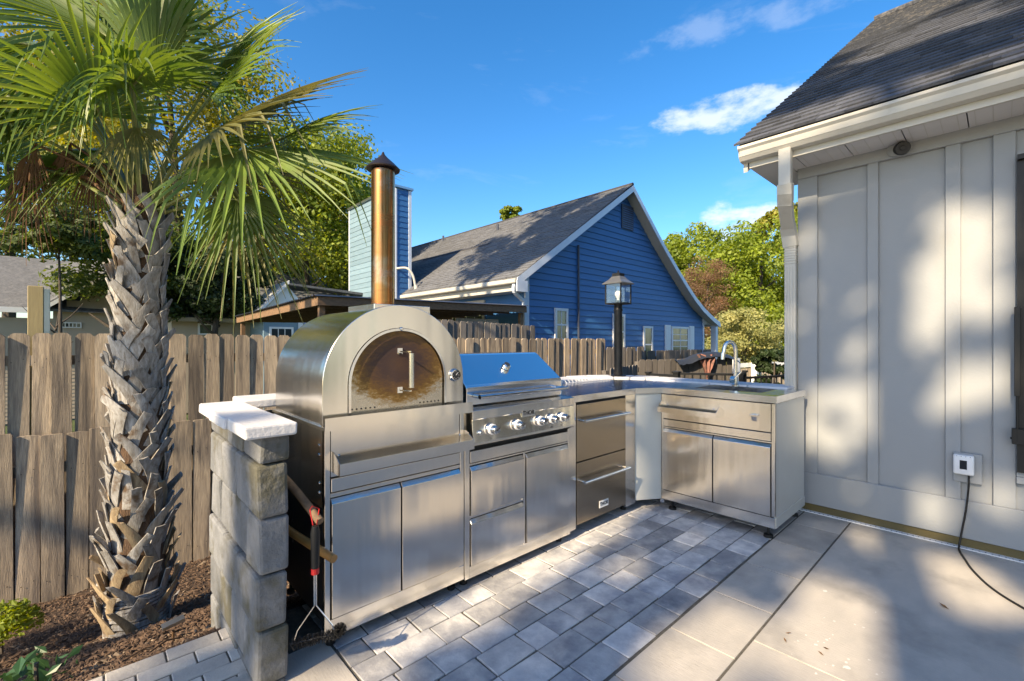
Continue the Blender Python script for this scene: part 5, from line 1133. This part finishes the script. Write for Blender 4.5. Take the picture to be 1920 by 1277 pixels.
# the shade tree: unseen, its crown shaped to let chosen sun patches through
hr = Vector((SUN.y, -SUN.x, 0)).normalized(); vr_ = hr.cross(SUN).normalized()
if vr_.z < 0: vr_ = -vr_
def uv_of(p): p = Vector(p); return (p.dot(hr), p.dot(vr_))
lit = []     # sunlit patches (place, radius)
for p, r_ in (((2.62,.50,0),.17),((2.30,.46,0),.20),((1.75,.92,0),.12),((2.2,.62,0),.14),((2.75,.62,0),.12),((1.95,.86,0),.13),((2.15,.90,0),.10),((1.75,.78,0),.10),((3.3,.05,0),.16),((3.55,.16,0),.14),((3.1,-.12,0),.14),((3.75,.55,0),.12),
    ((4.05,.27,1.72),.17),((4.05,.14,1.98),.16),((4.05,.08,1.58),.11),((4.05,.35,1.4),.12),((4.05,.30,2.1),.07),((4.05,.55,1.0),.13),((4.05,.75,.9),.12),((4.05,.62,.75),.12),((4.05,.95,.85),.10),((4.05,.85,.55),.12),((4.05,.98,.62),.10),((4.05,.10,1.0),.17),((4.05,.22,.85),.12),((4.05,.33,.17),.13),((4.05,1.03,2.05),.06),((4.05,.02,.35),.1),((4.05,.72,1.25),.08)):
    lit.append((uv_of(p), r_*(1.1 if p[2] == 0 else .92)))
rnd = random.Random(77); u0, v0 = uv_of((3.2, .6, .6)); mbv = []; mbf = []; DS = 19.0
def shade_leaf(u, v, s_):
    d = DS+rnd.uniform(-1.6, 1.6); p = SUN*d + hr*u + vr_*v
    n_ = (SUN+Vector((rnd.gauss(0,.5), rnd.gauss(0,.5), rnd.gauss(0,.5)))).normalized(); a = n_.orthogonal().normalized(); a = Matrix.Rotation(rnd.uniform(0, 6.28), 3, n_) @ a; b_ = n_.cross(a)
    k = len(mbv); mbv.extend([p-a*s_, p-b_*s_*.6, p+a*s_, p+b_*s_*.6]); mbf.append((k, k+1, k+2, k+3))
cu = uv_of((3.0, .45, 1.0))
pv = [uv_of((x, y, 0)) for x, y in ((1.0,1.3),(3.0,1.5),(1.6,1.7),(2.4,1.2))]
for k in range(44000):
    u = u0+rnd.uniform(-3.2, 8.2); v = v0+rnd.uniform(-2.6, 2.4)
    if any((u-a[0])**2+(v-a[1])**2 < (r_*rnd.uniform(.95, 1.2)+.02)**2 for a, r_ in lit): continue
    # leaf density set by how much shade each spot should get
    y_eq = u/hr.y if abs(hr.y) > .1 else 0
    q = Vector((u*1.0, v*1.0, 3.3)); n_ = noise.noise(q*1.7)*.6+noise.noise(q*4.1)*.5
    dens = 1.0
    yw = u*(1/hr.y)                     # world y of this ray at the plane x=0
    if yw > 1.33: dens = .30 if (v > v0-1.15 or yw > 2.2) else .8
    if u-u0 < -2.6 or abs(v-v0) > 2.0: dens *= .4
    if n_ > (-.27 if dens < .5 else (.12 if dens < 1 else .50)): continue
    if rnd.random() > (1 if dens >= 1 else .55): continue
    shade_leaf(u, v, rnd.uniform(.05, .11))
me = bpy.data.meshes.new('crown'); me.from_pydata(mbv, [], mbf); me.materials.append(M['oak'])
cc = SUN*DS+hr*u0+vr_*v0
sh = thing('tree', 'tall shade tree far to the left of the patio, crown shaped for the sun patches', 'tree', (cc.x, cc.y, -.95)); link('crown', me, None, sh)
trunk_mb((cc.x, cc.y, -.95), cc.z-1.2, .3, rnd, limbs=5, spread=.5).build('trunk', M['bark'], sh, smooth=True)
# tree that shades the blue house roof and gable
def shade_tree(target, DSx, R1, R2, nb, nl, leaf, lb, m='oak', seed=5, ty=0):
    c = Vector(target)+SUN*DSx; root = thing('tree', lb, 'tree', (c.x, c.y, -.95))
    link('crown', crown_mesh('crown', seed, R1, R1, R2, nb, nl, leaf, m), None, root).location = c
    trunk_mb((c.x, c.y+ty, -.95), c.z-.5, .3, random.Random(seed), limbs=5, spread=.3).build('trunk', M['bark'], root, smooth=True)
shade_tree((9.9, 9.2, 4.4), 17, 3.2, 2.3, 30, 95, .15, 'oak left of the view whose shade falls on the blue roof', seed=41)
shade_tree((5.6, .6, 4.0), 22, 2.4, 1.6, 20, 200, .14, 'oak left of the view whose shade falls on the pale house roof', seed=43)
shade_tree((13.0, 7.8, 2.0), 24, 4.4, 1.7, 50, 260, .17, 'second oak left of the view, added to shade the blue gable', seed=44, ty=3.0)  # added out of view to keep the sun off the gable
